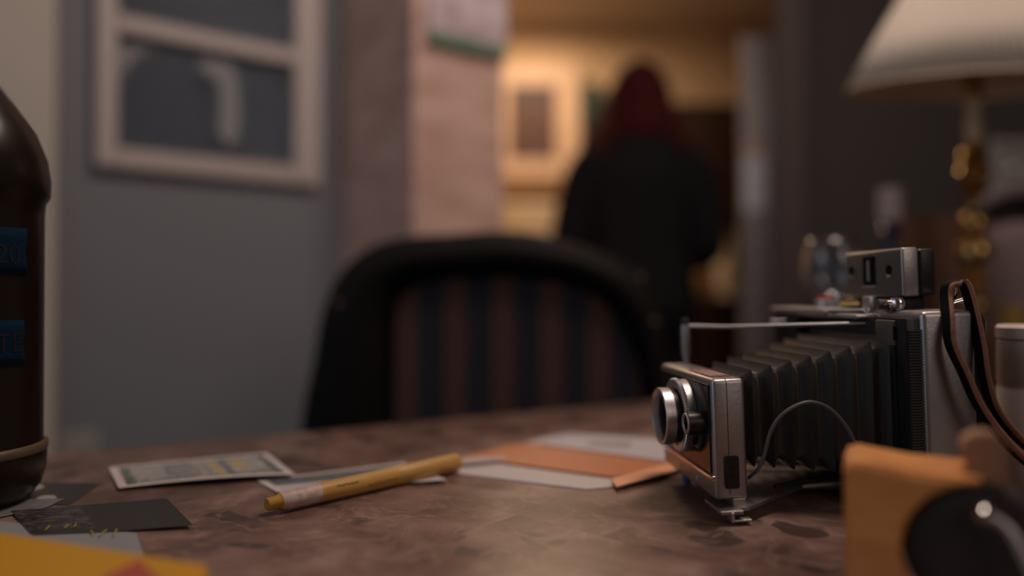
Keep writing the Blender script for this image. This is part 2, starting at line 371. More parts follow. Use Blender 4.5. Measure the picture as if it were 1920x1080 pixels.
# photocell
pc = LP(1304, 793, 0.016)
s = B(); lathe(s, [(0.005, 0), (0.0078, 0), (0.0078, 0.0125), (0.0070, 0.0132), (0.0056, 0.0132), (0.0050, 0.006), (0, 0.006)], 48, ML(0.0165, pc.z)); ph = obj('electric_eye', s, M_['black'], root, True)
s = B(); lathe(s, [(0.0052, 0.0128), (0.0058, 0.0140), (0.0068, 0.0140), (0.0073, 0.0130)], 48, ML(0.0165, pc.z)); obj('rim', s, M_['chrome'], ph, True)
s = B(); lathe(s, [(0.003, 0), (0.012, 0), (0.0115, 0.003), (0.009, 0.0045)], 40, ML(0.026, pc.z - 0.008)); obj('dial', s, M_['black'], ph, True)
# bottom lip screws
for v in (0.035, 0.075): s = B(); lathe(s, [(0.0016, 0), (0.0016, 0.0006), (0, 0.0009)], 16, ML(v, sb + 0.007)); obj('screw', s, M_['chrome'], std, True)
# body
VB = -0.014; BW = 0.182
c0 = LP(1728, 584, VB); c1 = LP(1829, 590, VB); c2 = LP(1860, 592, VB)
bt = c0.z; bx0, bx1, bx2 = c0.x, c1.x, c2.x
fb = (WI @ Vector((0, 0, TABLE))).z  # unused reference
def floor_w(u):  # local height of the table plane below x = u
    return -(WM @ Vector((u, 0.05, 0)) - Vector((0, 0, TABLE))).z
bb = floor_w(bx0) + 0.0004
print('BODY', bt, bx0, bx1, bx2, bb)
gx = LP(1703, 600, VB).x
s = B(); box(s, (bx0, VB, bb), (bx1, VB + BW, bt), 0.004, 4); bod = obj('body', s, M_['satin'], root, True)
s = B(); box(s, (bx1 - 0.001, VB + 0.003, bb + 0.002), (bx2, VB + BW - 0.003, bt - 0.003), 0.005, 4); obj('back_door', s, M_['black'], root, True)
s = B(); box(s, (gx, VB + 0.003, bb + 0.004), (bx0 + 0.002, VB + BW - 0.003, bt - 0.0045), 0.001); gr = obj('front_frame', s, M_['black'], root, True)
s = B(); z = bb + 0.010
while z < bt - 0.012:
    box(s, (gx + 0.001, VB + 0.0012, z), (bx0 + 0.0005, VB + 0.004, z + 0.0011)); z += 0.0019
obj('ribbed_grip', s, mat('grip_black', (0.05, 0.045, 0.04), 0.45), gr)
# top plate
s = B(); box(s, (gx - 0.008, VB + 0.05, bt - 0.0060), (bx0 + 0.004, VB + BW + 0.004, bt - 0.0028), 0.0012); box(s, (gx - 0.012, VB + 0.09, bt - 0.004), (bx0 + 0.004, VB + BW + 0.006, bt + 0.0008), 0.0015); tp = obj('top_plate', s, M_['chrome'], root, True)
s = B(); box(s, (gx - 0.010, VB + 0.14, bt - 0.032), (bx0, VB + BW + 0.004, bt - 0.004), 0.003); obj('side_housing', s, M_['black'], root, True)
# shutter button
p = LP(1548, 574, 0.150); p.z = bt + 0.0006
def MZ(x, y, z): return Matrix.Translation((x, y, z))
s = B(); lathe(s, [(0, 0), (0.0088, 0), (0.0085, 0.0055), (0.0075, 0.006), (0, 0.006)], 40, MZ(p.x, p.y, p.z)); sh = obj('shutter_button', s, M_['chrome'], root, True)
s = B(); lathe(s, [(0.0065, 0.006), (0.0065, 0.0085), (0.0058, 0.0092), (0, 0.0092)], 40, MZ(p.x, p.y, p.z)); tag(obj('button_cap', s, M_['red'], sh, True), 'red cap of the shutter button')
p = LP(1573, 570, 0.130); p.y = 0.15
s = B(); tube(s, [(p.x, p.y - 0.02, bt), (p.x, p.y - 0.02, bt + 0.007)], 0.0014); lathe(s, [(0, 0.005), (0.003, 0.006), (0.0038, 0.009), (0.003, 0.012), (0, 0.013)], 24, MZ(p.x, p.y - 0.02, bt)); obj('cocking_lever', s, M_['polish'], root, True)
s = B(); tube(s, [LP(1580, 571, 0.10), LP(1622, 570, 0.085)], 0.0042, 20); obj('hinge_barrel', s, M_['brass'], root, True)
s = B(); tube(s, [LP(1622, 571, 0.085), LP(1646, 571, 0.078)], 0.0050, 20); obj('hinge_collar', s, M_['black'], root, True)
s = B(); tube(s, [LP(1645, 570, 0.03), LP(1690, 570, 0.03)], 0.0035, 20); obj('hinge_pin', s, M_['rf'], root, True)
p = LP(1682, 569, 0.02); s = B(); lathe(s, [(0, -0.005), (0.0035, -0.0048), (0.0052, -0.002), (0.0055, 0.001), (0.0038, 0.004), (0, 0.005)], 32, MZ(*p)); box(s, (p.x - 0.009, p.y - 0.002, p.z - 0.001), (p.x, p.y + 0.002, p.z + 0.0025), 0.0006); obj('release_knob', s, M_['polish'], root, True)
# rangefinder
VR = 0.022; r0 = LP(1690, 464, VR); r1 = LP(1690, 557, VR); r2 = LP(1722, 463, VR); r3 = LP(1757, 465, VR); rfw = 0.076
s = B(); box(s, (r0.x, VR, r1.z), (r2.x, VR + rfw, r0.z), 0.0018, 3); rf = obj('rangefinder', s, M_['satin'], root, True)
s = B(); box(s, (r2.x, VR + 0.001, r1.z), (r3.x, VR + rfw - 0.001, r0.z - 0.001), 0.003, 3); obj('eyepiece_housing', s, M_['black'], rf, True)
s = B(); box(s, (r0.x - 0.0006, VR + 0.0015, r1.z + 0.0015), (r0.x + 0.001, VR + rfw - 0.0015, r0.z - 0.0015), 0.0006); fp = obj('front_panel', s, M_['rf'], rf, True)
fx = r0.x - 0.0006
for px_, py_ in ((1597, 508), (1667, 506)):
    c = LX(px_, py_, fx)
    s = B(); lathe(s, [(0, 0.0002), (0.0036, 0.0002), (0.0036, 0.0004)], 24, ML(c.y, c.z, fx)); wd = obj('sensor_window', s, M_['gloss'], fp)
    s = B(); box(s, (fx - 0.0012, c.y - 0.0025, c.z - 0.0058), (fx, c.y + 0.0025, c.z - 0.0035), 0.0005); obj('window_lip', s, M_['chrome'], wd)
c = LX(1630, 508, fx); 
s = B(); box(s, (fx - 0.0003, c.y - 0.0085, c.z - 0.011), (fx + 0.0002, c.y + 0.0085, c.z + 0.011)); vw = obj('viewfinder_window', s, M_['gloss'], fp)
s = B(); box(s, (fx - 0.0012, c.y - 0.0095, c.z - 0.0128), (fx, c.y + 0.0095, c.z - 0.0114), 0.0004); obj('window_lip', s, M_['chrome'], vw)
s = B(); box(s, (fx - 0.0008, c.y - 0.001, c.z - 0.008), (fx - 0.0003, c.y + 0.0025, c.z + 0.008), 0.0002); obj('frame_line_window', s, mat('frosted_lens', (0.30, 0.27, 0.24), 0.2), vw)
# rangefinder stand
s = B(); box(s, (r0.x + 0.003, VR + 0.010, bt - 0.001), (r3.x - 0.004, VR + rfw - 0.012, r1.z + 0.001), 0.001); obj('rangefinder_foot', s, M_['black'], rf, True)
q = LP(1628, 583, 0.05)
s = B(); pts = [LP(1560, 582, 0.075), LP(1624, 583, 0.05), LP(1632, 594, 0.047), LP(1672, 597, 0.03)]
ribbon(s, pts, (0, 1, 0), 0.010, 0.0018); obj('link_arm', s, M_['chrome'], root)
s = B(); box(s, (LP(1622, 560, 0.05).x, 0.045, LP(1622, 592, 0.05).z), (LP(1637, 560, 0.05).x, 0.055, LP(1622, 556, 0.05).z), 0.001); obj('link_post', s, M_['chrome'], root, True)
# post and rod
pz0 = st_; pt = LZ(1284, 682, st_); pv = pt.y; print('POST', pt)
pv = min(pv, SD - 0.006); pbx = LP(1287, 680, pv).x; ztop = LP(1284, 606, pv).z
s = B(); tube(s, [(pbx, pv, st_), (pbx, pv, st_ + 0.004), (pbx, pv, st_ + 0.010), (pbx, pv, ztop - 0.006), (pbx, pv, ztop)], [0.0030, 0.0030, 0.0042, 0.0042, 0.0034], 24); po = obj('strut_post', s, M_['satin'], root, True)
s = B(); lathe(s, [(0, -0.001), (0.0036, -0.001), (0.0036, 0.003), (0.0028, 0.0042), (0, 0.0045)], 24, MZ(pbx, pv, ztop)); obj('post_cap', s, M_['black'], po, True)
s = B(); e1 = LP(1666, 605, 0.03); tube(s, [Vector((pbx, pv, ztop - 0.002)), Vector((pbx + 0.03, pv - 0.012, ztop - 0.0035)), e1], 0.00135, 10); obj('rangefinder_rod', s, M_['chrome'], root, True)
s = B(); tube(s, [LP(1445, 603, 0.14), LP(1460, 602, 0.14), LP(1545, 596, 0.14)], [0.0022, 0.0014, 0.0014], 10); obj('lock_rod', s, M_['chrome'], root, True)
# bracket box
h0 = LP(1674, 601, 0.0); h1 = LP(1705, 648, 0.0)
s = B(); box(s, (h0.x, 0.0, h1.z), (gx + 0.001, 0.022, h0.z), 0.001); hb = obj('rod_housing', s, M_['rf'], root, True)
s = B(); box(s, (h0.x + 0.003, -0.0004, h1.z + 0.004), (gx - 0.002, 0.001, h0.z - 0.004), 0.0004); obj('housing_window', s, M_['gloss'], hb)
# bellows
BX0, BX1 = sw, gx
def bell(t):   # returns y0,y1,z0,z1 at fraction t front->back
    f = lambda a, b: a + (b - a) * t
    zt = f(LP(1429, 700, 0.022).z, LP(1644, 634, 0.010).z + 0.001); zb = f(LP(1440, 871, 0.022).z, LP(1640, 893, 0.010).z)
    return f(0.022, 0.006), f(0.094, 0.122), zb, zt
s = B(); NP = 8; ST = 12; rings = []
for i in range(NP * ST + 1):
    t = i / (NP * ST); ph_ = (i % ST) / ST
    k = abs(2 * ph_ - 1); amp = -0.0062 * (1 - k ** 1.8)
    y0, y1, z0, z1 = bell(t); x = BX0 + (BX1 - BX0) * t
    am_top = amp * 0.85
    y0 -= amp; y1 += amp; z0 -= am_top; z1 += am_top
    ch = 0.0022 + 0.004 * (1 - k)
    pts = [(y0 + ch, z0), (y1 - ch, z0), (y1 - ch * .3, z0 + ch * .3), (y1, z0 + ch), (y1, z1 - ch), (y1 - ch * .3, z1 - ch * .3), (y1 - ch, z1), (y0 + ch, z1), (y0 + ch * .3, z1 - ch * .3), (y0, z1 - ch), (y0, z0 + ch), (y0 + ch * .3, z0 + ch * .3)]
    rings.append([s.verts.new((x, a_, c_)) for a_, c_ in pts])
for A, D_ in zip(rings, rings[1:]):
    for k in range(12): s.faces.new((A[k], A[(k + 1) % 12], D_[(k + 1) % 12], D_[k]))
s.faces.new(rings[0]); s.faces.new(rings[-1][::-1])
obj('bellows', s, M_['vinyl'], root, True)
# rear guide strip beside bellows
s = B(); box(s, (gx - 0.002, 0.0, bb + 0.01), (gx + 0.001, 0.006, h1.z), 0.0008); obj('bellows_frame', s, M_['black'], root, True)
# bed plates under the bellows
zb = sb - 0.0035
def bedpoly(pl, z): return [(LZ(x, y, z).x, LZ(x, y, z).y) for x, y in pl]
pl = [(0.010, -0.006), (0.020, -0.006), (0.080, 0.040), (BX1, 0.045), (BX1, 0.095), (0.021, 0.095)]
s = B(); prism(s, pl, zb - 0.0022, zb); bed = obj('bed_plate', s, M_['satin'], root)
s = B(); box(s, (-0.001, -0.012, zb - 0.0025), (0.0145, 0.020, zb), 0.0006); obj('bed_rail', s, M_['satin'], root)
s = B(); box(s, (0.012, 0.0, zb - 0.001), (0.021, SD - 0.025, sb + 0.001), 0.0005); obj('standard_slide', s, M_['satin'], root)
s = B(); box(s, (0.006, -0.012, zb - 0.0075), (0.020, -0.004, zb - 0.006), 0.0004); box(s, (0.006, -0.0125, zb - 0.0075), (0.008, -0.004, zb - 0.001), 0.0004); obj('foot_clip', s, M_['chrome'], root)
s = B(); tube(s, [(0.05, 0.02, sb + 0.002), (BX1, 0.055, zb + 0.004)], 0.0016, 8); tube(s, [(0.05, 0.10, sb + 0.002), (BX1, 0.075, zb + 0.004)], 0.0016, 8); obj('bed_strut', s, M_['black'], root)
p = LP(1291, 890, 0.085); zf = floor_w(p.x); p = LZ(1290, 908, zf)
s = B(); box(s, (p.x - 0.003, p.y, zf + 0.0006), (p.x + 0.003, p.y + 0.006, zb + 0.001), 0.001); box(s, (p.x, p.y + 0.001, zb - 0.001), (0.006, p.y + 0.005, zb + 0.0005)); tag(obj('foot_tab', s, M_['bluep'], root, True), 'small blue tab under the lens board')
# cable
pts = smoothpath([LP(1404, 896, 0.014), LP(1421, 880, 0.004), LP(1434, 850, -0.002), LP(1444, 812, -0.004), LP(1462, 782, -0.006), LP(1490, 762, -0.006), LP(1522, 754, -0.006), LP(1556, 767, -0.004), LP(1588, 802, -0.002), LP(1612, 850, 0.000), LP(1640, 900, 0.003)], 8)
s = B(); tube(s, pts, 0.0013, 10); obj('shutter_cable', s, mat('grey_cable', (0.10, 0.10, 0.11), 0.4), root, True)
# strap lug, ring, strap
p = LP(1800, 585, 0.0)
s = B(); tube(s, [(p.x - 0.006, 0.004, bt - 0.001), (p.x - 0.006, 0.004, bt + 0.004)], 0.003, 16); tube(s, [(p.x - 0.006, 0.004, bt + 0.003), (p.x + 0.006, 0.004, bt + 0.006)], 0.0022, 12); obj('strap_lug', s, M_['polish'], root, True)
rc = LP(1782, 546, -0.004)
s = B(); ring_pts = [Vector((rc.x + 0.0062 * math.cos(a_), -0.004 + 0.002 * math.cos(a_), rc.z + 0.0062 * math.sin(a_))) for a_ in [2 * PI * k / 32 for k in range(33)]]
tube(s, ring_pts, 0.0012, 8, False); obj('strap_ring', s, M_['polish'], root, True)
def strap(pts, wd):
    s = B(); sp = smoothpath(pts, 8); ribbon(s, sp, wd, 0.0095, 0.0042); return s
sA = [LP(*q) for q in ((1792, 532, -0.006), (1777, 536, -0.008), (1774, 560, -0.010), (1778, 600, -0.018), (1783, 645, -0.022), (1808, 700, -0.026), (1830, 750, -0.028), (1862, 800, -0.03), (1905, 848, -0.032), (1960, 892, -0.032), (2040, 935, -0.03))]
sB = [LP(*q) for q in ((1790, 531, -0.004), (1806, 530, -0.006), (1816, 552, -0.009), (1828, 600, -0.014), (1838, 650, -0.018), (1846, 705, -0.021), (1862, 760, -0.023), (1895, 806, -0.025), (1935, 845, -0.026), (1985, 880, -0.026), (2050, 925, -0.024))]
for q_ in (sA, sB):
    e_ = q_[-1]
    for dx_, dz_ in ((0.03, 0.008), (0.06, 0.0035), (0.10, 0.003)): q_.append(Vector((e_.x + dx_, e_.y - dx_ * 0.3, floor_w(e_.x + dx_) + dz_)))
def strap_obj(pts):
    wdv = WI.to_3x3() @ Vector((-0.25, 0.95, 0.1))
    s = strap(pts, wdv)
    return s
mt = [M_['tan'], M_['leather']]
for pts in (sA, sB):
    s = strap_obj(pts); o = obj('carrying_strap', s, mt, root, True)
    me = o.data
    wdv = (WI.to_3x3() @ Vector((-0.25, 0.95, 0.1))).normalized()
    for f in me.polygons: f.material_index = 0 if abs(f.normal.dot(wdv)) > 0.35 else 1
print('LIFT', lift)

# ------------------------------------------------------------------ bottle (left)
bc = P(-86, 700, 0.535); bc.z = TABLE
R = (57 + 86) / F * 0.535
zz = lambda y: P(60, y, 0.535).z - TABLE
t = thing('chemical_bottle', 'dark brown plastic jug bottle with blue tape labels at the left edge of the table', 'bottle', bc)
Rw = R * 1.065
prof = [(0, 0), (R * 0.72, 0), (R * 0.86, 0.003), (R * 0.98, 0.012), (R * 1.04, 0.024), (R * 1.045, zz(845)), (R * 1.0, zz(832)), (R, zz(600)), (R, zz(400)), (R * 1.01, zz(376)), (Rw, zz(362)), (R * 1.07, zz(330)), (R * 1.03, zz(290)), (R * 0.90, zz(240)), (R * 0.62, zz(180)), (R * 0.42, zz(140)), (R * 0.32, zz(115)), (R * 0.31, zz(90)), (R * 0.36, zz(88)), (R * 0.36, zz(80)), (0.26 * R, zz(80)), (0.26 * R, zz(120))]
s = B(); lathe(s, prof, 96); obj('bottle_body', s, M_['amber'], t, 'all')
s = B(); lathe(s, [(R * 0.40, zz(84)), (R * 0.41, zz(84) + 0.002), (R * 0.40, zz(84) + 0.022), (R * 0.36, zz(84) + 0.024), (0, zz(84) + 0.024)], 60, rad=lambda r, q: r + (0.0006 if int(q * 60) % 2 else 0)); obj('cap', s, M_['black'], t)
s = B(); lathe(s, [(R * 1.046, zz(852)), (R * 1.056, zz(850)), (R * 1.056, zz(838)), (R * 1.01, zz(834))], 96); obj('base_band', s, mat('worn_brown', (0.10, 0.065, 0.04), 0.5), t, 'all')
def wrap(bm, r):   # x -> angle on the bottle
    for v in bm.verts:
        a_ = A0 + v.co.x / r; v.co = Vector((r * math.cos(a_) + v.co.z * 0, r * math.sin(a_), v.co.y)) if False else Vector(((r + v.co.z) * math.cos(a_), (r + v.co.z) * math.sin(a_), v.co.y))
toward = math.atan2(-bc.y, -bc.x)      # angle facing the viewer
A0 = toward
def ang(px):  # angle on the cylinder seen at pixel column px
    best = None
    for k in range(400):
        a_ = toward - 0.1 + k * 0.0045; x = bc.x + R * math.cos(a_); y = bc.y + R * math.sin(a_); q = 960 + F * x / y
        if best is None or abs(q - px) < best[0]: best = (abs(q - px), a_)
    return best[1]
for (ya, yb, rr, txt, ty, pxr, px_t) in ((432, 518, 0.03, '20', 481, 48, 14), (596, 680, -0.05, 'TE', 642, 44, 18)):
    a1 = ang(pxr); A0 = 0; n = 24; tw = R * 1.35; b = B(); top = []; 
    z1, z0 = zz(ya), zz(yb)
    g = []
    for j in range(5):
        row = []
        for i in range(n + 1):
            a_ = a1 - (1 - i / n) * tw / R; jag = (0.0012 * math.sin(j * 2.3)) / R if i == n else 0
            zc = z0 + (z1 - z0) * j / 4 + rr * 0.05 * (i / n - 0.5)
            rad_ = R + 0.0005
            row.append(b.verts.new((rad_ * math.cos(a_ + jag), rad_ * math.sin(a_ + jag), zc)))
        g.append(row)
    for j in range(4):
        for i in range(n): b.faces.new((g[j][i], g[j][i + 1], g[j + 1][i + 1], g[j + 1][i]))
    o = obj('tape_label', b, M_['tape'], t, 'all'); md = o.modifiers.new('s', 'SOLIDIFY'); md.thickness = 0.0004; md.offset = 0
    tb = text_mesh(txt, 0.020, 0.0001)
    bmesh.ops.subdivide_edges(tb, edges=tb.edges, cuts=1)
    at_ = ang(px_t)
    for v in tb.verts:
        a_ = at_ + v.co.x * 0.9 / R; v.co = Vector(((R + 0.0009 + v.co.z) * math.cos(a_), (R + 0.0009 + v.co.z) * math.sin(a_), v.co.y * 0.95 + zz(ty)))
    obj('handwriting', tb, M_['ink'], o)

# ------------------------------------------------------------------ papers and money
def n2(u, v, s): return noise.noise(Vector((u * s, v * s, 0.3)))
def bill(flip):
    def f(u, v):
        base_ = (0.50, 0.48, 0.47); dk = (0.06, 0.085, 0.085); gd = (0.46, 0.36, 0.12)
        if u < 0.05 or u > 0.955 or v < 0.10 or v > 0.90: return (0.64, 0.57, 0.57)
        if flip:
            k = max(0, min(1, 0.5 + 0.5 * n2(u * 3, v, 10)))
            if v < 0.46: return (0.56 - 0.12 * k, 0.53 - 0.10 * k, 0.54 - 0.10 * k)
            return (0.16 - 0.08 * k, 0.17 - 0.08 * k, 0.18 - 0.08 * k)
        k = 0.35 + 0.35 * n2(u * 3, v, 9) + 0.25 * n2(u * 3, v, 25)
        if u < 0.11 or u > 0.90: k += 0.45
        if v < 0.2 or v > 0.82: k += 0.3
        e = ((u - 0.40) / 0.10) ** 2 + ((v - 0.5) / 0.36) ** 2
        if e < 1: k = 0.45 + 0.5 * abs(n2(u, v, 14)) + (0.25 if e > 0.75 else 0)
        if 0.52 < u < 0.555: k = 0.5 + 0.3 * n2(u, v, 30)
        if 0.64 < u < 0.675: k = 0.85
        k = max(0, min(1, k)); c = [base_[i] * (1 - k) + dk[i] * k for i in range(3)]
        g = 0
        if 0.575 < u < 0.62 and v < 0.85: g = 0.8
        if ((u - 0.745) / 0.05) ** 2 + ((v - 0.55) / 0.25) ** 2 < 1: g = 0.7
        if 0.46 < u < 0.50 and v < 0.6: g = 0.3
        return tuple(c[i] * (1 - g) + gd[i] * g for i in range(3))
    return f
cr = [onz(x, y) for x, y in ((222, 921), (553, 899), (500, 856), (203, 880))]
s = sheet(cr, 150, 60, 0.0002, bill(False), lambda u, v: 0.0018 * (1 - v) * (0.4 + math.sin(u * PI)) + 0.0015 + 0.002 * u)
tag(obj('banknote', s, prt, None, 'all'), 'banknote with pale border and yellow marks lying flat left of the yellow marker', 'banknote', 'banknotes on the table')
cr = [onz(x, y) for x, y in ((519, 926), (838, 905), (757, 870), (480, 902))]
s = sheet(cr, 150, 60, 0.0002, bill(True), lambda u, v: 0.0012 + 0.001 * u - 0.0008 * v)
tag(obj('banknote', s, prt, None, 'all'), 'banknote half hidden under the yellow marker', 'banknote', 'banknotes on the table')
# prints at the left
def print_dark(u, v):
    if u < 0.42 and v > 0.12: 
        k = n2(u * 2, v * 6, 5) + n2(u * 4, v * 20, 8) * 0.7
        if k > 0.15: return (0.085, 0.08, 0.078)
    return (0.026, 0.024, 0.022)
cr = [onz(x, y) for x, y in ((-60, 1000), (262, 1016), (330, 944), (0, 962))]
cr = [onz(-120, 985), onz(266, 1016), onz(362, 990), onz(316, 940)]
def quad(pl): return [onz(*q) for q in pl]
A_ = quad([(-70, 1003), (215, 1014), (318, 938), (40, 952)])
# photo print 1 (largest, dark): polygon matched by its corners
s = sheet(quad([(60, 1006), (362, 993), (312, 938), (20, 962)]), 80, 50, 0.0003, print_dark, lambda u, v: 0.0012 + 0.003 * max(0, u - 0.5) * (1 - v))
ph1 = tag(obj('photo_print', s, prtg, None, 'all'), 'dark photo print with small yellow handwritten marks, nearest the yellow box', 'photo', 'photo prints by the bottle')
b = B()
yel = mat('yellow_ink', (0.45, 0.34, 0.05), 0.6)
for (x0, y0, x1, y1) in ((170, 995, 176, 1001), (185, 1005, 200, 993), (213, 1004, 219, 992), (85, 994, 93, 986), (120, 990, 128, 984), (138, 988, 143, 982)):
    a_, c_ = onz(x0, y0, TABLE + 0.0022), onz(x1, y1, TABLE + 0.0022); tube(b, [a_, c_], 0.0004, 6)
obj('handwriting', b, yel, ph1)
def print_spots(u, v):
    for cx, cy, r in ((0.3, 0.75, 0.13), (0.62, 0.25, 0.12), (0.30, 0.25, 0.09)):
        if ((u - cx) / r) ** 2 + ((v - cy) / (r * 1.2)) ** 2 < 1: return (0.40, 0.37, 0.36)
    return (0.03, 0.027, 0.027)
s = sheet(quad([(-20, 945), (128, 948), (190, 908), (20, 905)]), 70, 50, 0.0003, print_spots, lambda u, v: 0.0004)
tag(obj('photo_print', s, prtg, None, 'all'), 'dark photo print with round pale spots beside the bottle base', 'photo', 'photo prints by the bottle')
def print_grey(u, v):
    k = 0.5 + 0.5 * n2(u * 2, v * 3, 6); return (0.10 + 0.16 * k, 0.10 + 0.155 * k, 0.105 + 0.155 * k)
s = sheet(quad([(-60, 985), (90, 953), (120, 938), (-40, 940)]), 50, 30, 0.0003, print_grey, lambda u, v: 0.0010)
tag(obj('photo_print', s, prtg, None, 'all'), 'grey photo print poking out between bottle base and larger dark print', 'photo', 'photo prints by the bottle')
s = sheet(quad([(-60, 1040), (280, 1072), (256, 1000), (-40, 975)]), 40, 30, 0.0003, lambda u, v: (0.26, 0.27, 0.275), lambda u, v: 0.0002)
tag(obj('paper_sheet', s, prt, None, 'all'), 'plain grey paper corner under the dark print and behind the yellow box', 'paper')
# yellow film box near the lens
yb_ = [onz(x, y, TABLE + 0.022) for x, y in ((-260, 1240), (300, 1290), (392, 1058), (-40, 990))]
b = B(); prism(b, [(p.x, p.y) for p in yb_], TABLE, TABLE + 0.022); bmesh.ops.bevel(b, geom=list(b.edges), offset=0.0015, segments=2, affect='EDGES')
t = thing('film_box', 'yellow cardboard box with red stripe, blurred in the bottom left corner', 'box', (yb_[0].x, yb_[0].y, TABLE))
def addw(name, b, m, t, sm=False):
    o = obj(name, b, m, t, sm); o.location = -Vector(t.location); return o
addw('carton', b, mat('yellow_card', (0.60, 0.30, 0.02), 0.5), t)
b = B(); z_ = TABLE + 0.0223
pr = [onz(x, y, z_) for x, y in ((190, 1085), (230, 1140), (330, 1120), (262, 1050))]
prism(b, [(p.x, p.y) for p in pr], z_ - 0.0002, z_ + 0.0003); addw('red_stripe', b, mat('red_print', (0.42, 0.09, 0.06), 0.5), t)

# marker pen
p0 = onz(498, 950); p1 = onz(860, 874); r_ = 0.0062
p0 = onz(500, 946, TABLE + 0.0075); p1 = onz(859, 866, TABLE + 0.0085)
ax = (p1 - p0); Lp = ax.length; Mq = ax.to_track_quat('Z', 'Y').to_matrix().to_4x4()
t = thing('paint_marker', 'yellow paint marker pen lying across the second banknote', 'pen', (p0.x, p0.y, TABLE))
t.location = p0; t.rotation_euler = Mq.to_euler()
print('PEN', Lp)
yp = mat('yellow_barrel', (0.60, 0.34, 0.10), 0.42, var=0.15, vscale=30)
s = B(); lathe(s, [(0, 0.0), (0.0038, 0.0), (0.0044, 0.001), (0.0046, 0.008), (0.0058, 0.010)], 40); obj('end_plug', s, mat('ochre_plug', (0.45, 0.24, 0.03), 0.5), t, True)
s = B(); lathe(s, [(0.0058, 0.0100), (0.0068, 0.013), (0.0071, 0.040)], 40)
obj('paper_band', s, mat('band', (0.50, 0.30, 0.24), 0.5, vscale=150, col2=(0.55, 0.5, 0.46)), t, True)
s = B(); lathe(s, [(0.0071, 0.040), (0.0072, 0.045), (0.0072, Lp * 0.62), (0.0071, Lp * 0.62 + 0.0005)], 40); br = obj('barrel', s, yp, t, True)
s = B(); lathe(s, [(0.0071, Lp * 0.62), (0.0076, Lp * 0.62 + 0.001), (0.0074, Lp - 0.004), (0.0066, Lp - 0.001), (0, Lp)], 40); obj('cap', s, yp, t, True)
s = B(); random.seed(4)
nview = (Mq.inverted().to_3x3() @ (Vector((0, 0, EYE)) - (p0 + p1) / 2)).normalized(); va = math.atan2(nview.y, nview.x)
for k in range(60):
    z = 0.052 + k * 0.0012 if k < 16 else 0.058 + k * 0.0013
    a_ = va + (-0.25 if k < 16 else 0.35) + random.uniform(-0.06, 0.06)
    if z > Lp * 0.62 - 0.002: continue
    Mk = Matrix.Rotation(a_, 4, 'Z') @ Matrix.Translation((0.00725, 0, z)) @ Matrix.Rotation(random.uniform(-0.6, 0.6), 4, 'X')
    box(s, (-0.0001, -0.0007, -0.00022), (0.0002, 0.0007 if k < 16 else 0.0003, 0.00022), M=Mk)
obj('printed_lettering', s, M_['ink'], br)

# orange and white envelope stack
t = thing('card_envelope', 'open white envelope with orange card band, lying left of the folding camera lens', 'envelope', onz(1040, 880))
def slab(name, pl, z0, th, m):
    b = B(); prism(b, [(onz(x, y, TABLE + z0 + th).x, onz(x, y, TABLE + z0 + th).y) for x, y in pl], TABLE + z0, TABLE + z0 + th)
    return addw(name, b, m, t)
slab('envelope_sheet', [(828, 884), (1100, 917), (1150, 912), (1300, 878), (1262, 828), (1070, 812), (1010, 822)], 0.0, 0.0010, mat('envelope_white', (0.56, 0.51, 0.52), 0.55))
orange = mat('orange_card', (0.56, 0.19, 0.07), 0.42, coat=0.2)
slab('orange_card', [(866, 856), (1148, 893), (1250, 876), (1275, 858), (1250, 846), (1040, 830), (960, 832)], 0.0012, 0.0018, orange)
s = slab('orange_flap', [(1146, 897), (1156, 912), (1240, 889), (1288, 874), (1262, 866)], 0.0032, 0.0012, mat('lit_orange_card', (0.85, 0.42, 0.24), 0.35))  # paler orange carries the light that the flap catches
slab('white_card', [(1062, 812), (1015, 832), (1255, 865), (1290, 848), (1262, 824)], 0.0032, 0.0010, mat('lilac_card', (0.50, 0.47, 0.52), 0.5))
slab('card_picture', [(1108, 826), (1100, 834), (1180, 838), (1186, 828)], 0.0044, 0.0002, mat('card_print', (0.30, 0.26, 0.24), 0.5))
slab('white_tab', [(850, 858), (866, 870), (952, 862), (944, 855)], 0.0032, 0.0006, mat('envelope_tab', (0.50, 0.40, 0.40), 0.55))

# ------------------------------------------------------------------ foreground right: wooden block with dark wheel
t = thing('wooden_dispenser', 'orange varnished wooden block with dark round wheel, blurred in the bottom right corner', 'wooden block', P(1640, 900, 0.36) * 1.0)
bl = P(1583, 900, 0.36); t.location = (bl.x, 0.36, TABLE); t.rotation_euler = (0, 0, math.radians(-24))
w0 = 0; zt = P(1600, 862, 0.36).z - TABLE
wood = mat('orange_wood', (0.80, 0.37, 0.12), 0.5, stretch=(1, 1, 9), vscale=26, col2=(0.66, 0.27, 0.08))
Xr = lambda px: P(px, 900, 0.36).x - t.location.x
cxp, czp = Xr(1806), P(1800, 1016, 0.36).z - TABLE; rad_w = P(1800, 1016 - 128, 0.36).z - TABLE - czp
out = [(0, 0), (0, zt - 0.004), (0.004, zt), (Xr(1700), zt - 0.0035), (Xr(1812), zt - 0.0045)]
arc = [(cxp + rad_w * math.cos(a_), czp + rad_w * math.sin(a_)) for a_ in [PI * 0.53 + k * (PI * 0.60) / 24 for k in range(25)]]
arc = [q for q in arc if q[1] > 0.0]
pl = out + arc + [(arc[-1][0], 0)]
b = B(); MV = Matrix(((1, 0, 0, 0), (0, 0, 1, 0), (0, 1, 0, 0), (0, 0, 0, 1)))
prism(b, pl, 0.0, 0.05, MV); bmesh.ops.bevel(b, geom=[e for e in b.edges if e.calc_face_angle(0) > 0.7], offset=0.002, segments=3, affect='EDGES')
obj('wooden_body', b, wood, t, True)
b = B(); MY = Matrix.Translation((cxp, 0.006, czp)) @ Matrix.Rotation(-PI / 2, 4, 'X')
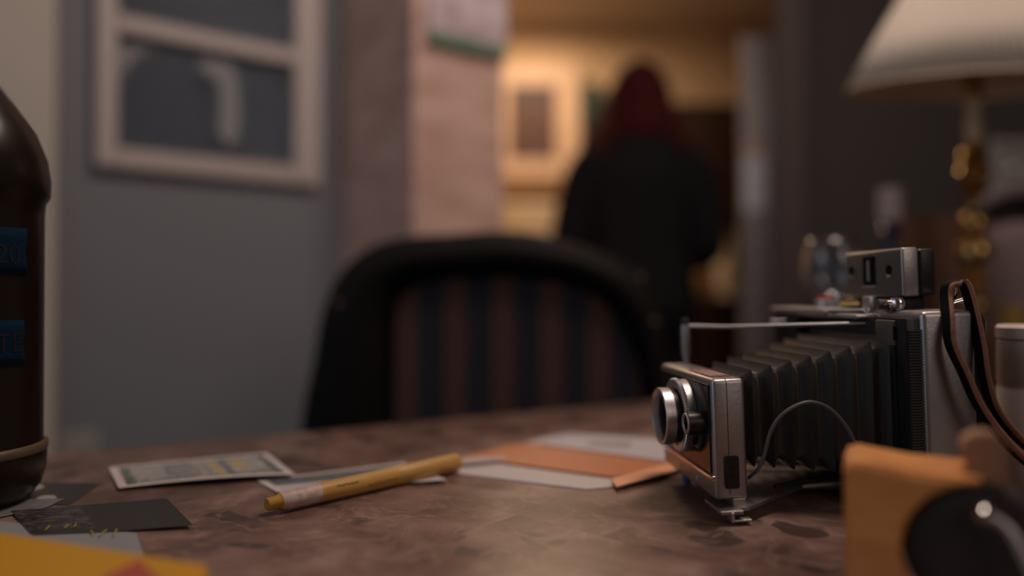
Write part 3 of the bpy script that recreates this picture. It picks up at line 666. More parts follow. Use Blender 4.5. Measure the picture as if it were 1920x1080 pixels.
lathe(b, [(0, 0), (rad_w * 0.55, 0), (rad_w * 0.9, 0.002), (rad_w * 0.97, 0.006), (rad_w * 0.97, 0.036), (0, 0.038)], 64, MY); wh = obj('dark_wheel', b, mat('dark_rubber', (0.045, 0.036, 0.032), 0.5, var=0.3, vscale=40), t, True)
b = B(); q = P(1818, 945, 0.355); q = q - Vector(t.location); lathe(b, [(0, -0.005), (0.003, -0.0048), (0.0048, -0.002), (0.0048, 0.002), (0, 0.003)], 24, Matrix.Translation((q.x, 0.002, q.z)) @ Matrix.Rotation(-PI / 2, 4, 'X')); obj('bolt', b, M_['polish'], t, True)
b = B(); tube(b, smoothpath([q + Vector((0.002, 0.004, 0)), q + Vector((0.010, 0.003, -0.006)), q + Vector((0.018, 0.0, -0.025)), q + Vector((0.022, 0, -0.05))], 6), 0.0024, 12); obj('wire_arm', b, M_['chrome'], t, True)
b = B(); x0, x1 = Xr(1784), Xr(1850); zt2 = P(1840, 795, 0.37).z - TABLE
prism(b, [(x0 - 0.001, zt2 - 0.006), (x0 + 0.004, zt2 - 0.001), (x1 - 0.005, zt2), (x1, zt2 - 0.006), (x1, 0), (x0 + 0.006, 0), (x0 + 0.006, zt2 - 0.035)], 0.012, 0.030, MV)
bmesh.ops.bevel(b, geom=list(b.edges), offset=0.0015, segments=2, affect='EDGES')
obj('upright_tab', b, mat('tan_wood', (0.40, 0.25, 0.18), 0.5, vscale=20, col2=(0.34, 0.17, 0.09)), t, True)

# white jar right
cc = P(1945, 700, 0.57); cc.z = TABLE; rj = (1945 - 1880) / F * 0.57
zz2 = lambda y: P(1900, y, 0.57).z - TABLE
t = thing('plastic_jar', 'off-white ribbed plastic jar cut off by the right edge behind the strap', 'jar', cc)
s = B(); lathe(s, [(0, 0), (rj * 0.9, 0), (rj * 0.98, 0.004), (rj, 0.02), (rj, zz2(728)), (rj * 0.975, zz2(725)), (rj * 0.975, zz2(719)), (rj, zz2(716)), (rj, zz2(640)), (rj * 0.9, zz2(636))], 64); obj('jar_body', s, mat('milky_plastic', (0.78, 0.68, 0.64), 0.45), t, True)
s = B(); lathe(s, [(rj * 0.9, zz2(636)), (rj * 1.02, zz2(634)), (rj * 1.02, zz2(614)), (rj * 0.96, zz2(610)), (0, zz2(610))], 64); obj('lid', s, mat('milky_lid', (0.80, 0.70, 0.66), 0.45), t, True)

# ------------------------------------------------------------------ table lamp
dl = 1.2; lp = P(1828, 555, dl); lb_ = Vector((lp.x, dl, TABLE))
t = thing('table_lamp', 'brass column table lamp with pleated cream shade at the right side', 'lamp', lb_)
k_ = dl / F
zl = lambda y: P(1828, y, dl).z - TABLE
prof = [(0, 0.0), (0.075, 0.0), (0.078, 0.006), (0.070, 0.014), (0.055, 0.020), (0.030, 0.028), (0.018, 0.040), (0.014, 0.055), (0.020, 0.070), (0.022, 0.080), (0.012, 0.092)]
for y, r in ((600, 12), (590, 22), (575, 27), (560, 22), (550, 12), (545, 12), (535, 20), (520, 22), (508, 14), (500, 10), (495, 18), (485, 32), (470, 34), (455, 28), (448, 15), (440, 16), (430, 22), (415, 24), (402, 18), (394, 10), (375, 9), (365, 14), (355, 30), (345, 20), (335, 24), (322, 30), (308, 24), (300, 16), (292, 26), (282, 22), (275, 17), (268, 22), (265, 16)):
    prof.append((r * k_, zl(y)))
prof.append((0, zl(264)))
s = B(); lathe(s, prof, 48); obj('brass_column', s, M_['brass'], t, True)
s = B(); lathe(s, [(0, zl(266)), (13.5 * k_, zl(266)), (13.5 * k_, zl(182)), (0, zl(182))], 32); obj('candle_sleeve', s, mat('ivory_sleeve', (0.50, 0.42, 0.30), 0.5), t, True)
s = B(); lathe(s, [(0, zl(184)), (15 * k_, zl(182)), (17 * k_, zl(165)), (17 * k_, zl(135)), (0, zl(130))], 32); obj('socket', s, M_['brass'], t, True)
s = B(); lathe(s, [(0, zl(132)), (0.012, zl(130)), (0.014, zl(110)), (0.028, zl(70)), (0.030, zl(40)), (0.02, zl(15)), (0, zl(5))], 32); obj('bulb', s, mat('bulb_white', (0.7, 0.68, 0.62), 0.3), t, 'all')
zs = zl(163); HS = 0.235
s = B()
seg = 700
pleat = lambda r, q: r + 0.0026 * math.sin(q * 2 * PI * 100) * r / 0.187
lathe(s, [(0.187, 0), (0.150, 0.0785), (0.110, 0.157), (0.070, HS)], seg, rad=pleat)
MSH = Matrix.Translation((0, 0, zs)) @ Matrix.Rotation(math.radians(8.2), 4, 'X')
bmesh.ops.transform(s, matrix=MSH, verts=s.verts)
shade_m = mat('pleated_fabric', (0.78, 0.70, 0.60), 0.8)
nt = shade_m.node_tree; bs = nt.nodes['Principled BSDF']; tr = nt.nodes.new('ShaderNodeBsdfTranslucent'); tr.inputs[0].default_value = (0.6, 0.5, 0.38, 1); mxs = nt.nodes.new('ShaderNodeMixShader'); mxs.inputs[0].default_value = 0.25
nt.links.new(bs.outputs[0], mxs.inputs[1]); nt.links.new(tr.outputs[0], mxs.inputs[2]); nt.links.new(mxs.outputs[0], nt.nodes['Material Output'].inputs[0])
o = obj('lamp_shade', s, shade_m, t, 'all'); md = o.modifiers.new('s', 'SOLIDIFY'); md.thickness = 0.0015
s = B(); tube(s, [MSH @ Vector((0.1865 * math.cos(a_), 0.1865 * math.sin(a_), 0.001)) for a_ in [2 * PI * k / 64 for k in range(65)]], 0.0022, 8, False); obj('shade_rim', s, mat('rim_tape', (0.55, 0.46, 0.36), 0.8), t, True)
s = B(); top = MSH @ Vector((0, 0, HS))
for sg in (-1, 1): tube(s, smoothpath([(sg * 0.012, 0, zl(150)), (sg * 0.055, 0, zl(90)), (sg * 0.05, 0, zl(20)), (top.x, top.y, top.z)], 6), 0.0016, 8)
for kk in range(3): a_ = kk * 2 * PI / 3; tube(s, [top, MSH @ Vector((0.069 * math.cos(a_), 0.069 * math.sin(a_), HS))], 0.0015, 8)
obj('harp', s, M_['brass'], t, True)

# ------------------------------------------------------------------ things behind the camera on the table
g0 = P(1562, 600, 0.95); t = thing('wine_glass', 'clear stemmed glass standing behind the folding camera viewfinder', 'glass', (g0.x, 0.95, TABLE))
zg = lambda y: P(1562, y, 0.95).z - TABLE
kg = 0.95 / F
outp = [(0.036, 0), (0.036, 0.0012), (0.010, 0.004), (0.0035, 0.010), (0.003, 0.03), (0.003, zg(590)), (0.006, zg(575)), (0.024, zg(562)), (0.034, zg(540)), (0.038, zg(512)), (0.037, zg(485)), (0.033, zg(462)), (0.029, zg(448))]
inn = [(r - 0.0022, z) for r, z in outp[:6:-1]] + [(0.004, zg(572) + 0.001), (0, zg(572))]
s = B(); lathe(s, [(0, 0)] + outp + inn, 48); obj('bowl_and_stem', s, M_['glass'], t, 'all')
q = P(1670, 555, 1.25); t = thing('wine_bottle', 'dark blue bottle with pale cap left of the lamp column', 'bottle', (q.x, 1.25, TABLE)); kb = 1.25 / F
zb_ = lambda y: P(1670, y, 1.25).z - TABLE
s = B(); lathe(s, [(0, 0), (0.034, 0), (0.037, 0.004), (0.037, 0.14), (0.032, 0.17), (0.018, zb_(500)), (0.0155, zb_(470)), (0.0145, zb_(410)), (0, zb_(410))], 48); obj('bottle_body', s, mat('navy_glass', (0.008, 0.012, 0.05), 0.15), t, 'all')
s = B(); lathe(s, [(0.0150, zb_(416)), (0.0185, zb_(412)), (0.0185, zb_(360)), (0.0165, zb_(352)), (0, zb_(350))], 32); obj('cap', s, mat('cap_pale', (0.50, 0.43, 0.43), 0.5), t, True)
q0_ = P(1697, 404, 1.30); q1_ = P(1812, 404, 1.30)
t = thing('cardboard_box', 'brown cardboard box standing behind the lamp column', 'box', ((q0_.x + q1_.x) / 2, 1.33, TABLE))
wb = (q1_.x - q0_.x) / 2; hb_ = q0_.z - TABLE
card = mat('brown_card', (0.20, 0.105, 0.065), 0.7)
s = B(); box(s, (-wb, -0.03, 0), (wb, 0.05, hb_), 0.002); obj('carton', s, card, t)
s = B(); box(s, (-wb - 0.001, -0.031, hb_ - 0.02), (wb + 0.001, 0.051, hb_ + 0.001), 0.002); obj('lid', s, card, t)
# cloth bag right
q = P(1905, 520, 1.38); t = thing('cloth_bag', 'mauve grey cloth bag with black rolled top right of the lamp column', 'bag', (q.x, 1.38, TABLE))
zc = lambda y: P(1905, y, 1.38).z - TABLE
s = B(); prof = [(0, 0), (0.055, 0), (0.066, 0.02), (0.07, 0.09), (0.066, 0.17), (0.058, zc(455)), (0.05, zc(425)), (0.03, zc(415)), (0, zc(415))]
lathe(s, prof, 48, rad=lambda r, q: r * (1 + 0.06 * math.sin(q * 2 * PI * 5) + 0.03 * math.sin(q * 2 * PI * 11)))
obj('bag_body', s, mat('mauve_cloth', (0.26, 0.20, 0.21), 0.9, bump=0.5, bscale=60), t, 'all')
s = B(); tube(s, smoothpath([(-0.06, 0, zc(405)), (-0.03, -0.03, zc(392)), (0.02, -0.03, zc(398)), (0.06, 0, zc(392))], 6), 0.014, 16); obj('rolled_top', s, M_['leather'], t, True)
s = B(); tube(s, smoothpath([(-0.055, 0.02, zc(385)), (-0.02, 0.0, zc(362)), (0.03, 0, zc(360)), (0.07, 0.02, zc(366))], 6), 0.016, 16); obj('folded_cloth', s, mat('grey_cloth', (0.16, 0.13, 0.135), 0.9), t, True)
q = P(1862, 592, 1.2); t = thing('mustard_jar', 'small yellow jar behind the black camera back', 'jar', (q.x + 0.10, 1.30, TABLE))
s = B(); lathe(s, [(0, 0), (0.02, 0), (0.022, 0.003), (0.022, 0.10), (0.016, 0.115), (0.016, 0.12), (0, 0.12)], 32); obj('jar_body', s, mat('mustard', (0.42, 0.26, 0.04), 0.5), t, True)
s = B(); lathe(s, [(0, 0.118), (0.0185, 0.118), (0.0185, 0.134), (0, 0.135)], 32); obj('lid', s, mat('mustard_lid', (0.45, 0.30, 0.06), 0.5), t, True)
# framed picture on dark wall
fz = lambda y: P(1890, y, 2.22).z
x0 = P(1858, 300, 2.22).x; x1 = P(1960, 300, 2.22).x
t = thing('wall_picture', 'small grey framed picture on the dark wall right of the lamp column', 'picture', ((x0 + x1) / 2, 2.24, fz(350)))
s = B(); hh = fz(262) - fz(350); hw = (x1 - x0) / 2
box(s, (-hw, -0.02, 0), (hw, 0, 0.022), 0.002); box(s, (-hw, -0.02, hh - 0.022), (hw, 0, hh), 0.002); box(s, (-hw, -0.02, 0.02), (-hw + 0.022, 0, hh - 0.02), 0.002); box(s, (hw - 0.022, -0.02, 0.02), (hw, 0, hh - 0.02), 0.002)
obj('frame', s, mat('silver_frame', (0.30, 0.29, 0.28), 0.4), t)
s = B(); box(s, (-hw + 0.02, -0.008, 0.02), (hw - 0.02, -0.002, hh - 0.02)); obj('picture_sheet', s, mat('pale_print', (0.28, 0.26, 0.25), 0.4, var=0.3, vscale=20), t)
s = B(); lathe(s, [(0, 0), (0.018, 0.002), (0.014, 0.012), (0, 0.016)], 24, Matrix.Translation((P(1905, 318, 2.22).x - t.location.x, -0.008, hh * 0.42)) @ Matrix.Rotation(PI / 2, 4, 'X')); obj('highlight_boss', s, mat('highlight_pale', (0.75, 0.78, 0.85), 0.08, 0.8), t, 'all')  # added pale boss stands for the bright highlight on the frame

# ------------------------------------------------------------------ left wall: hung window frame, outlet
def WX(px, py, off=0.0):
    """pixel -> wall-local coordinates on the left wall plane, off metres in front"""
    Mi = MW.inverted(); o_ = Mi @ Vector((0, 0, EYE)); d_ = Mi.to_3x3() @ ray(px, py); k = (-off - o_.y) / d_.y; return o_ + d_ * k
xa = WX(176, 300).x; xb = WX(594, 300).x; za = WX(190, 322).z; zb2 = WX(590, 345).z
zl0 = (za + zb2) / 2; zm = (WX(350, 72).z); bw = WX(216, 300).x - xa; ztp = zl0 + 0.62
bwr = xb - WX(545, 300).x; bh = 0.042
print('FRAME', xa, xb, za, zb2, zm, bw, bwr)
t = bpy.data.objects.new('hanging_window_frame', None); C.objects.link(t); t.matrix_world = MW @ Matrix.Translation(((xa + xb) / 2, 0, zl0)); t.empty_display_size = .05
tag(t, 'old white wooden window sash with glass hung on the grey-blue wall', 'frame')
hw = (xb - xa) / 2
mids = (zm - 0.02 - zl0); mide = mids + 0.036
s = B()
box(s, (-hw, -0.030, 0), (-hw + bw, -0.002, ztp - zl0), 0.004); box(s, (hw - bwr, -0.030, 0), (hw, -0.002, ztp - zl0), 0.004)
obj('stile', s, M_['frame'], t)
s = B(); box(s, (-hw + bw, -0.028, 0), (hw - bwr, -0.003, bh), 0.003); obj('bottom_rail', s, M_['frame'], t)
s = B(); box(s, (-hw + bw, -0.028, ztp - zl0 - bh), (hw - bwr, -0.003, ztp - zl0), 0.003); obj('top_rail', s, M_['frame'], t)
s = B(); box(s, (-hw + bw, -0.027, mids), (hw - bwr, -0.004, mide), 0.003); obj('muntin', s, M_['frame'], t)
gm = mat('window_glass', (0.8, 0.85, 0.9), 0.02, trans=1, ior=1.4)
for lo, hi in ((bh, mids), (mide, ztp - zl0 - bh)):
    s = B(); box(s, (-hw + bw, -0.016, lo), (hw - bwr, -0.013, hi)); obj('glass_pane', s, gm, t)
refl_mat = mat('painted_reflection', (0.27, 0.28, 0.30), 0.8)  # pale flat shapes paint the light reflected in the pane
def wl(px, py): q = WX(px, py, 0.017); return (q.x - (xa + xb) / 2, q.z - zl0)
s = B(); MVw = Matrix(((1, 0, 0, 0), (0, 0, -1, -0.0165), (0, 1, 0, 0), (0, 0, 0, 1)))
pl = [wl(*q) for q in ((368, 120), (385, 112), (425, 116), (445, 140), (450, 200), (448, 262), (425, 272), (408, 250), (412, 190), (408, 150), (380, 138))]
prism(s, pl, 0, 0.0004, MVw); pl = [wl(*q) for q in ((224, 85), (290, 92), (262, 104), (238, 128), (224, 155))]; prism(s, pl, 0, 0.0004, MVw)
obj('painted_reflection', s, refl_mat, t)
q = WX(148, 838)
t = bpy.data.objects.new('wall_outlet', None); C.objects.link(t); t.matrix_world = MW @ Matrix.Translation((q.x, 0, q.z - 0.05))
tag(t, 'pale electrical outlet plate low on the grey-blue wall at the left', 'outlet')
s = B(); box(s, (-0.036, -0.006, -0.035), (0.036, -0.0005, 0.08), 0.002); pt_ = obj('cover_plate', s, mat('outlet_pale', (0.32, 0.30, 0.29), 0.5), t)
for zc_ in (0.0, 0.045):
    for dx in (-0.007, 0.007): s = B(); box(s, (dx - 0.001, -0.0065, zc_ - 0.005), (dx + 0.001, -0.0055, zc_ + 0.005)); obj('socket_slot', s, M_['black'], pt_)

# picture on the brick wall end
def WXc(px, py): return WX(px, py, 0.364 + 0.012)
a_ = WXc(803, 76); c_ = WXc(948, 108); zt_ = a_.z + 0.30
zbot = (a_.z + c_.z) / 2
t = bpy.data.objects.new('small_painting', None); C.objects.link(t); t.matrix_world = MW @ Matrix.Translation((a_.x, -0.364, zbot))
tag(t, 'pale picture with green lower edge hung on the pink brick wall end', 'picture')
ww = min(c_.x, 0.853 - 0.004) - a_.x
print('PAINT', a_, c_)
s = B(); box(s, (0, -0.018, 0), (ww, -0.001, zt_ - zbot), 0.002); obj('canvas', s, mat('mauve_canvas', (0.34, 0.26, 0.28), 0.6, vscale=14, col2=(0.62, 0.52, 0.58)), t)
s = B(); box(s, (-0.001, -0.0195, -0.001), (ww + 0.001, -0.0175, 0.022), 0.0005); obj('green_border', s, mat('green_paint', (0.13, 0.24, 0.17), 0.6), t)

# ------------------------------------------------------------------ chair
dc = 1.16
t = thing('dining_chair', 'black upholstered chair with arched back and brown striped panel behind the table', 'chair', (P(905, 600, dc).x, dc, 0))
cx_ = t.location.x
ca = math.radians(6)
def CL(px, py): p = P(px, py, dc); return (p.x - cx_, p.z)
outer = [(548, 860), (560, 760), (578, 680), (592, 600), (612, 540), (648, 490), (700, 455), (770, 440), (840, 436), (910, 430), (980, 431), (1040, 442), (1110, 462), (1180, 492), (1222, 530), (1245, 590), (1256, 680), (1262, 780), (1268, 860)]
inner = [(738, 860), (738, 700), (740, 600), (752, 556), (800, 532), (870, 524), (950, 522), (1030, 530), (1100, 548), (1150, 590), (1185, 650), (1200, 720), (1205, 860)]
MVc = Matrix(((1, 0, 0, 0), (0, 0, 1, 0), (0, 1, 0, 0), (0, 0, 0, 1)))
op = [CL(*q) for q in outer]; ip = [CL(*q) for q in inner]
op = [(p.x, p.z) for p in smoothpath([(a, 0, b) for a, b in op], 4)]; ip = [(p.x, p.z) for p in smoothpath([(a, 0, b) for a, b in ip], 4)]
s = B(); prism(s, op, 0.012, 0.085, MVc); bmesh.ops.bevel(s, geom=[e for e in s.edges if e.calc_face_angle(0) > 1.0], offset=0.02, segments=5, affect='EDGES'); obj('back_shell', s, M_['leather'], t, True)
# padded rim between outer and inner outline
s = B(); n = 60
def samp(pl, k):
    L_ = [0]; 
    for a, b in zip(pl, pl[1:]): L_.append(L_[-1] + math.hypot(a[0] - b[0], a[1] - b[1]))
    d_ = L_[-1] * k
    for i in range(len(pl) - 1):
        if L_[i + 1] >= d_ - 1e-9:
            f_ = (d_ - L_[i]) / max(1e-9, L_[i + 1] - L_[i]); return (pl[i][0] + (pl[i + 1][0] - pl[i][0]) * f_, pl[i][1] + (pl[i + 1][1] - pl[i][1]) * f_)
rr_ = []
for i in range(n + 1):
    a, b = samp(op, i / n), samp(ip, i / n); row = []
    for j in range(9):
        u = j / 8; y = 0.02 - 0.045 * math.sin(PI * u) ** 0.6
        row.append(s.verts.new((a[0] + (b[0] - a[0]) * (0.02 + 0.96 * u), y, a[1] + (b[1] - a[1]) * (0.02 + 0.96 * u))))
    rr_.append(row)
for A, D_ in zip(rr_, rr_[1:]):
    for j in range(8): s.faces.new((A[j], A[j + 1], D_[j + 1], D_[j]))
obj('padded_rim', s, M_['leather'], t, 'all')
s = B(); prism(s, ip, 0.0, 0.03, MVc)
st = bpy.data.materials.new('striped_fabric'); st.use_nodes = True; nt = st.node_tree; bs = nt.nodes['Principled BSDF']; bs.inputs['Roughness'].default_value = 0.9
tc = nt.nodes.new('ShaderNodeTexCoord'); sx = nt.nodes.new('ShaderNodeSeparateXYZ'); nt.links.new(tc.outputs['Object'], sx.inputs[0])
per = (P(1030, 600, dc).x - P(940, 600, dc).x); ph0 = P(765, 600, dc).x - cx_
m1 = nt.nodes.new('ShaderNodeMath'); m1.operation = 'SUBTRACT'; m1.inputs[1].default_value = ph0 - per * 0.25; nt.links.new(sx.outputs[0], m1.inputs[0])
m2 = nt.nodes.new('ShaderNodeMath'); m2.operation = 'DIVIDE'; m2.inputs[1].default_value = per; nt.links.new(m1.outputs[0], m2.inputs[0])
m3 = nt.nodes.new('ShaderNodeMath'); m3.operation = 'FRACT'; nt.links.new(m2.outputs[0], m3.inputs[0])
rp = nt.nodes.new('ShaderNodeValToRGB'); e = rp.color_ramp.elements; rp.color_ramp.interpolation = 'CONSTANT'
e[0].position = 0; e[0].color = (0.060, 0.026, 0.021, 1); e[1].position = 0.47; e[1].color = (0.007, 0.008, 0.016, 1)
nt.links.new(m3.outputs[0], rp.inputs[0]); nt.links.new(rp.outputs[0], bs.inputs['Base Color'])
obj('striped_panel', s, st, t)
nail = mat('dull_nail', (0.12, 0.08, 0.06), 0.5)
for px_, py_ in ((640, 568), (668, 612), (1196, 520), (1222, 602)):
    s = B(); q = CL(px_, py_); lathe(s, [(0, 0.003), (0.004, 0.002), (0.005, 0)], 12, Matrix.Translation((q[0], -0.022, q[1])) @ Matrix.Rotation(PI / 2, 4, 'X')); obj('upholstery_nail', s, nail, t, True)
zseat = 0.46; xL, xR = op[0][0] + 0.03, op[-1][0] - 0.03
s = B(); box(s, (xL, -0.0, zseat - 0.09), (xR, 0.46 * 0 + 0.10, CL(900, 852)[1]), 0.02); obj('lower_back', s, M_['leather'], t, True)
s = B(); box(s, (xL, -0.42, zseat - 0.09), (xR, 0.02, zseat), 0.03, 4); obj('seat', s, M_['leather'], t, True)
for x in (xL + 0.04, xR - 0.04):
    for y in (-0.38, 0.05):
        s = B(); tube(s, [(x, y, 0), (x, y, zseat - 0.08)], [0.014, 0.022], 12); obj('leg', s, M_['darkwood'], t, True)

# ------------------------------------------------------------------ kitchen
def kbox(name, px0, px1, y0, y1, Y0, Y1, m, parent=None, bev=0.003):
    a, c = P(px0, y0, Y0), P(px1, y1, Y0); b = B(); box(b, (a.x, Y0, c.z), (c.x, Y1, a.z), bev); return obj(name, b, m, parent)
def kthing(name, label, cat, px0, px1, y0, y1, Y0, Y1):
    a, c = P(px0, y0, Y0), P(px1, y1, Y0)
    t = thing(name, label, cat, ((a.x + c.x) / 2, (Y0 + Y1) / 2, c.z)); return t, (c.x - a.x) / 2, (Y1 - Y0) / 2, a.z - c.z
t, hw, hd, hh = kthing('upper_cabinet', 'dark wood wall cabinet in the kitchen, right of the person', 'cabinet', 1232, 1560, 192, 432, 3.74, 4.10)
s = B(); box(s, (-hw, -hd, 0), (hw, hd - 0.001, hh), 0.003); obj('carcass', s, M_['darkwood'], t)
for k in range(3):
    x0 = -hw + k * 2 * hw / 3
    s = B(); box(s, (x0 + 0.004, -hd - 0.02, 0.006), (x0 + 2 * hw / 3 - 0.004, -hd - 0.001, hh - 0.006), 0.004); dd = obj('door', s, M_['darkwood'], t)
    s = B(); lathe(s, [(0, 0.02), (0.012, 0.016), (0.006, 0)], 16, Matrix.Translation((x0 + 0.03, -hd - 0.02, 0.06)) @ Matrix.Rotation(PI / 2, 4, 'X')); obj('knob', s, M_['brass'], dd, True)
t = thing('base_cabinet', 'dark wood base cabinet run under the kitchen counter', 'cabinet', (0.75, 3.82, 0))
s = B(); box(s, (-0.75, -0.26, 0.08), (0.85, 0.27, 0.86), 0.003); box(s, (-0.73, -0.22, 0), (0.83, 0.25, 0.08)); obj('carcass', s, M_['darkwood'], t)
for k in range(4):
    s = B(); box(s, (-0.745 + k * 0.4, -0.28, 0.10), (-0.36 + k * 0.4, -0.261, 0.66), 0.004); dd = obj('door', s, M_['darkwood'], t)
    s = B(); lathe(s, [(0, 0.02), (0.012, 0.016), (0.006, 0)], 16, Matrix.Translation((-0.40 + k * 0.4, -0.28, 0.60)) @ Matrix.Rotation(PI / 2, 4, 'X')); obj('knob', s, M_['brass'], dd, True)
    s = B(); box(s, (-0.745 + k * 0.4, -0.28, 0.68), (-0.36 + k * 0.4, -0.261, 0.84), 0.004); obj('drawer', s, M_['darkwood'], t)
s = B(); box(s, (-0.02, 3.53, 0.862), (1.62, 4.095, 0.895), 0.004); tag(obj('countertop', s, mat('dark_counter', (0.04, 0.025, 0.015), 0.35), None), 'dark kitchen countertop on the base cabinets behind the person', 'countertop')
q = P(1360, 545, 3.72); t = thing('canister', 'tall cream canister on the kitchen counter right of the person', 'canister', (q.x, 3.72, 0.8955))
rr0 = 24 / F * 3.72; hz = P(1360, 442, 3.72).z - 0.8955
s = B(); lathe(s, [(0, 0), (rr0, 0), (rr0, hz - 0.04), (0, hz - 0.04)], 32); obj('canister_body', s, mat('cream_ceramic', (0.80, 0.66, 0.50), 0.3), t, True)
s = B(); lathe(s, [(0, hz - 0.04), (rr0 * 1.03, hz - 0.039), (rr0 * 1.03, hz - 0.01), (0.01, hz), (0, hz + 0.01)], 32); obj('lid', s, mat('cream_lid', (0.75, 0.6, 0.45), 0.3), t, True)
q = P(1308, 545, 3.72); t = thing('jar', 'squat golden jar on the kitchen counter beside the cream canister', 'jar', (q.x, 3.70, 0.8955))
s = B(); lathe(s, [(0, 0), (0.045, 0), (0.055, 0.05), (0.055, 0.14), (0.04, 0.17), (0, 0.17)], 32); obj('jar_body', s, mat('honey', (0.40, 0.22, 0.05), 0.3), t, True)
s = B(); lathe(s, [(0, 0.168), (0.042, 0.168), (0.042, 0.20), (0, 0.205)], 32); obj('lid', s, mat('gold_lid', (0.5, 0.3, 0.1), 0.3), t, True)
# soffit/ceiling box in kitchen upper left
# fridge
fy = 2.62; fx0 = P(1388, 60, fy).x
t = thing('refrigerator', 'stainless steel refrigerator edge showing at the kitchen doorway', 'refrigerator', (fx0, fy, 0), -math.atan(fx0 / fy))
fh = P(1420, 62, fy).z
steel = mat('fridge_steel', (0.30, 0.28, 0.285), 0.5, 0.4)
s = B(); box(s, (0, 0.06, 0.02), (0.70, 0.72, fh - 0.01), 0.006); obj('cabinet_shell', s, mat('fridge_side', (0.06, 0.055, 0.055), 0.5), t)
s = B(); box(s, (0, 0, 0.05), (0.35 - 0.002, 0.058, fh - 0.01), 0.008, 3); dr = obj('door', s, steel, t, True)
s = B(); tube(s, [(0.32, -0.04, 0.7), (0.32, -0.04, 1.5)], 0.010, 12); obj('handle', s, M_['chrome'], dr, True)
s = B(); box(s, (0.352, 0, 0.05), (0.70, 0.058, fh - 0.01), 0.008, 3); dr = obj('door', s, steel, t, True)
s = B(); tube(s, [(0.38, -0.04, 0.7), (0.38, -0.04, 1.5)], 0.010, 12); obj('handle', s, M_['chrome'], dr, True)
nz0 = P(1420, 395, fy).z; nz1 = P(1420, 268, fy).z
nt_ = thing('reflection_sheet', 'flat pale sheet standing in for a window reflection on the stainless refrigerator door', 'paper', t.matrix_basis @ Vector((0.045, -0.001, nz0)), t.rotation_euler.z)
s = B(); box(s, (-0.035, -0.001, 0), (0.04, 0.0, nz1 - nz0)); obj('sheet', s, mat('reflection_white', (0.80, 0.86, 0.98), 0.4), nt_)  # bluish white sheet stands for a window reflection in the steel
s = B(); box(s, (-0.034, -0.002, nz1 - nz0 - 0.05), (0.039, -0.0012, nz1 - nz0 - 0.002)); obj('pink_reflection', s, mat('reflection_pink', (0.60, 0.40, 0.36), 0.5), nt_)
# framed picture on kitchen rear wall
t, hw, hd, hh = kthing('kitchen_picture', 'cream framed brown picture on the kitchen wall left of the person', 'picture', 925, 1085, 118, 332, 4.06, 4.10)
s = B(); fb_ = 0.12
box(s, (-hw, -hd, 0), (hw, hd - 0.001, fb_ * 0.8), 0.004); box(s, (-hw, -hd, hh - fb_), (hw, hd - 0.001, hh), 0.004); box(s, (-hw, -hd, fb_ * 0.8), (-hw + fb_ * 0.7, hd - 0.001, hh - fb_), 0.004); box(s, (hw - fb_, -hd, fb_ * 0.8), (hw, hd - 0.001, hh - fb_), 0.004)
obj('frame', s, mat('cream_frame', (0.66, 0.47, 0.32), 0.5), t)
s = B(); box(s, (-hw + fb_ * 0.7, -hd + 0.01, fb_ * 0.8), (hw - fb_, hd - 0.004, hh - fb_)); obj('picture_sheet', s, mat('brown_print', (0.12, 0.045, 0.03), 0.5, vscale=3, col2=(0.06, 0.04, 0.035)), t)
# shelf with boxes below picture
s = B(); a = P(930, 352, 3.95); c = P(1090, 362, 3.95); box(s, (a.x - 0.1, 3.95, c.z), (c.x, 4.099, a.z), 0.003); tag(obj('wall_shelf', s, mat('shelf_brown', (0.30, 0.18, 0.10), 0.5), None), 'narrow brown shelf under the kitchen picture', 'shelf')
t, hw, hd, hh = kthing('bread_box', 'cream bread box on the kitchen counter left of the person', 'box', 930, 1062, 380, 570, 3.80, 4.05)
t.location.z = 0.8955; hh = P(1000, 380, 3.8).z - 0.8955; 
s = B(); box(s, (-hw, -hd, 0), (hw, hd, hh), 0.02, 4); bo = obj('box_body', s, mat('cream_enamel', (0.58, 0.44, 0.27), 0.35), t, True)
s = B(); box(s, (-hw + 0.01, -hd - 0.008, 0.02), (hw - 0.01, -hd + 0.001, hh * 0.55), 0.004); dd = obj('door', s, mat('enamel_door', (0.50, 0.36, 0.20), 0.35), t)
s = B(); box(s, (-0.04, -hd - 0.02, hh * 0.45), (0.04, -hd - 0.007, hh * 0.45 + 0.012), 0.003); obj('handle', s, M_['brass'], dd)
t, hw, hd, hh = kthing('oven_mitt', 'dark green oven mitt hanging on the kitchen wall by the person', 'oven mitt', 1090, 1132, 148, 246, 4.06, 4.099)
s = B(); pl = [(-hw, 0), (hw, 0), (hw * 1.0, hh * .45), (hw * 1.35, hh * .55), (hw * 1.3, hh * .72), (hw * .9, hh * .66), (hw * .8, hh * .9), (0, hh), (-hw * .8, hh * .92), (-hw, hh * .7)]
prism(s, pl, -0.012, 0.018, MVc); bmesh.ops.bevel(s, geom=list(s.edges), offset=0.006, segments=2, affect='EDGES'); obj('mitt', s, mat('dark_green_cloth', (0.025, 0.05, 0.04), 0.9), t, True)
s = B(); box(s, (-hw * 1.03, -0.014, -0.002), (hw * 1.03, 0.019, 0.03), 0.004); obj('cuff', s, mat('green_cuff', (0.03, 0.065, 0.05), 0.9), t)

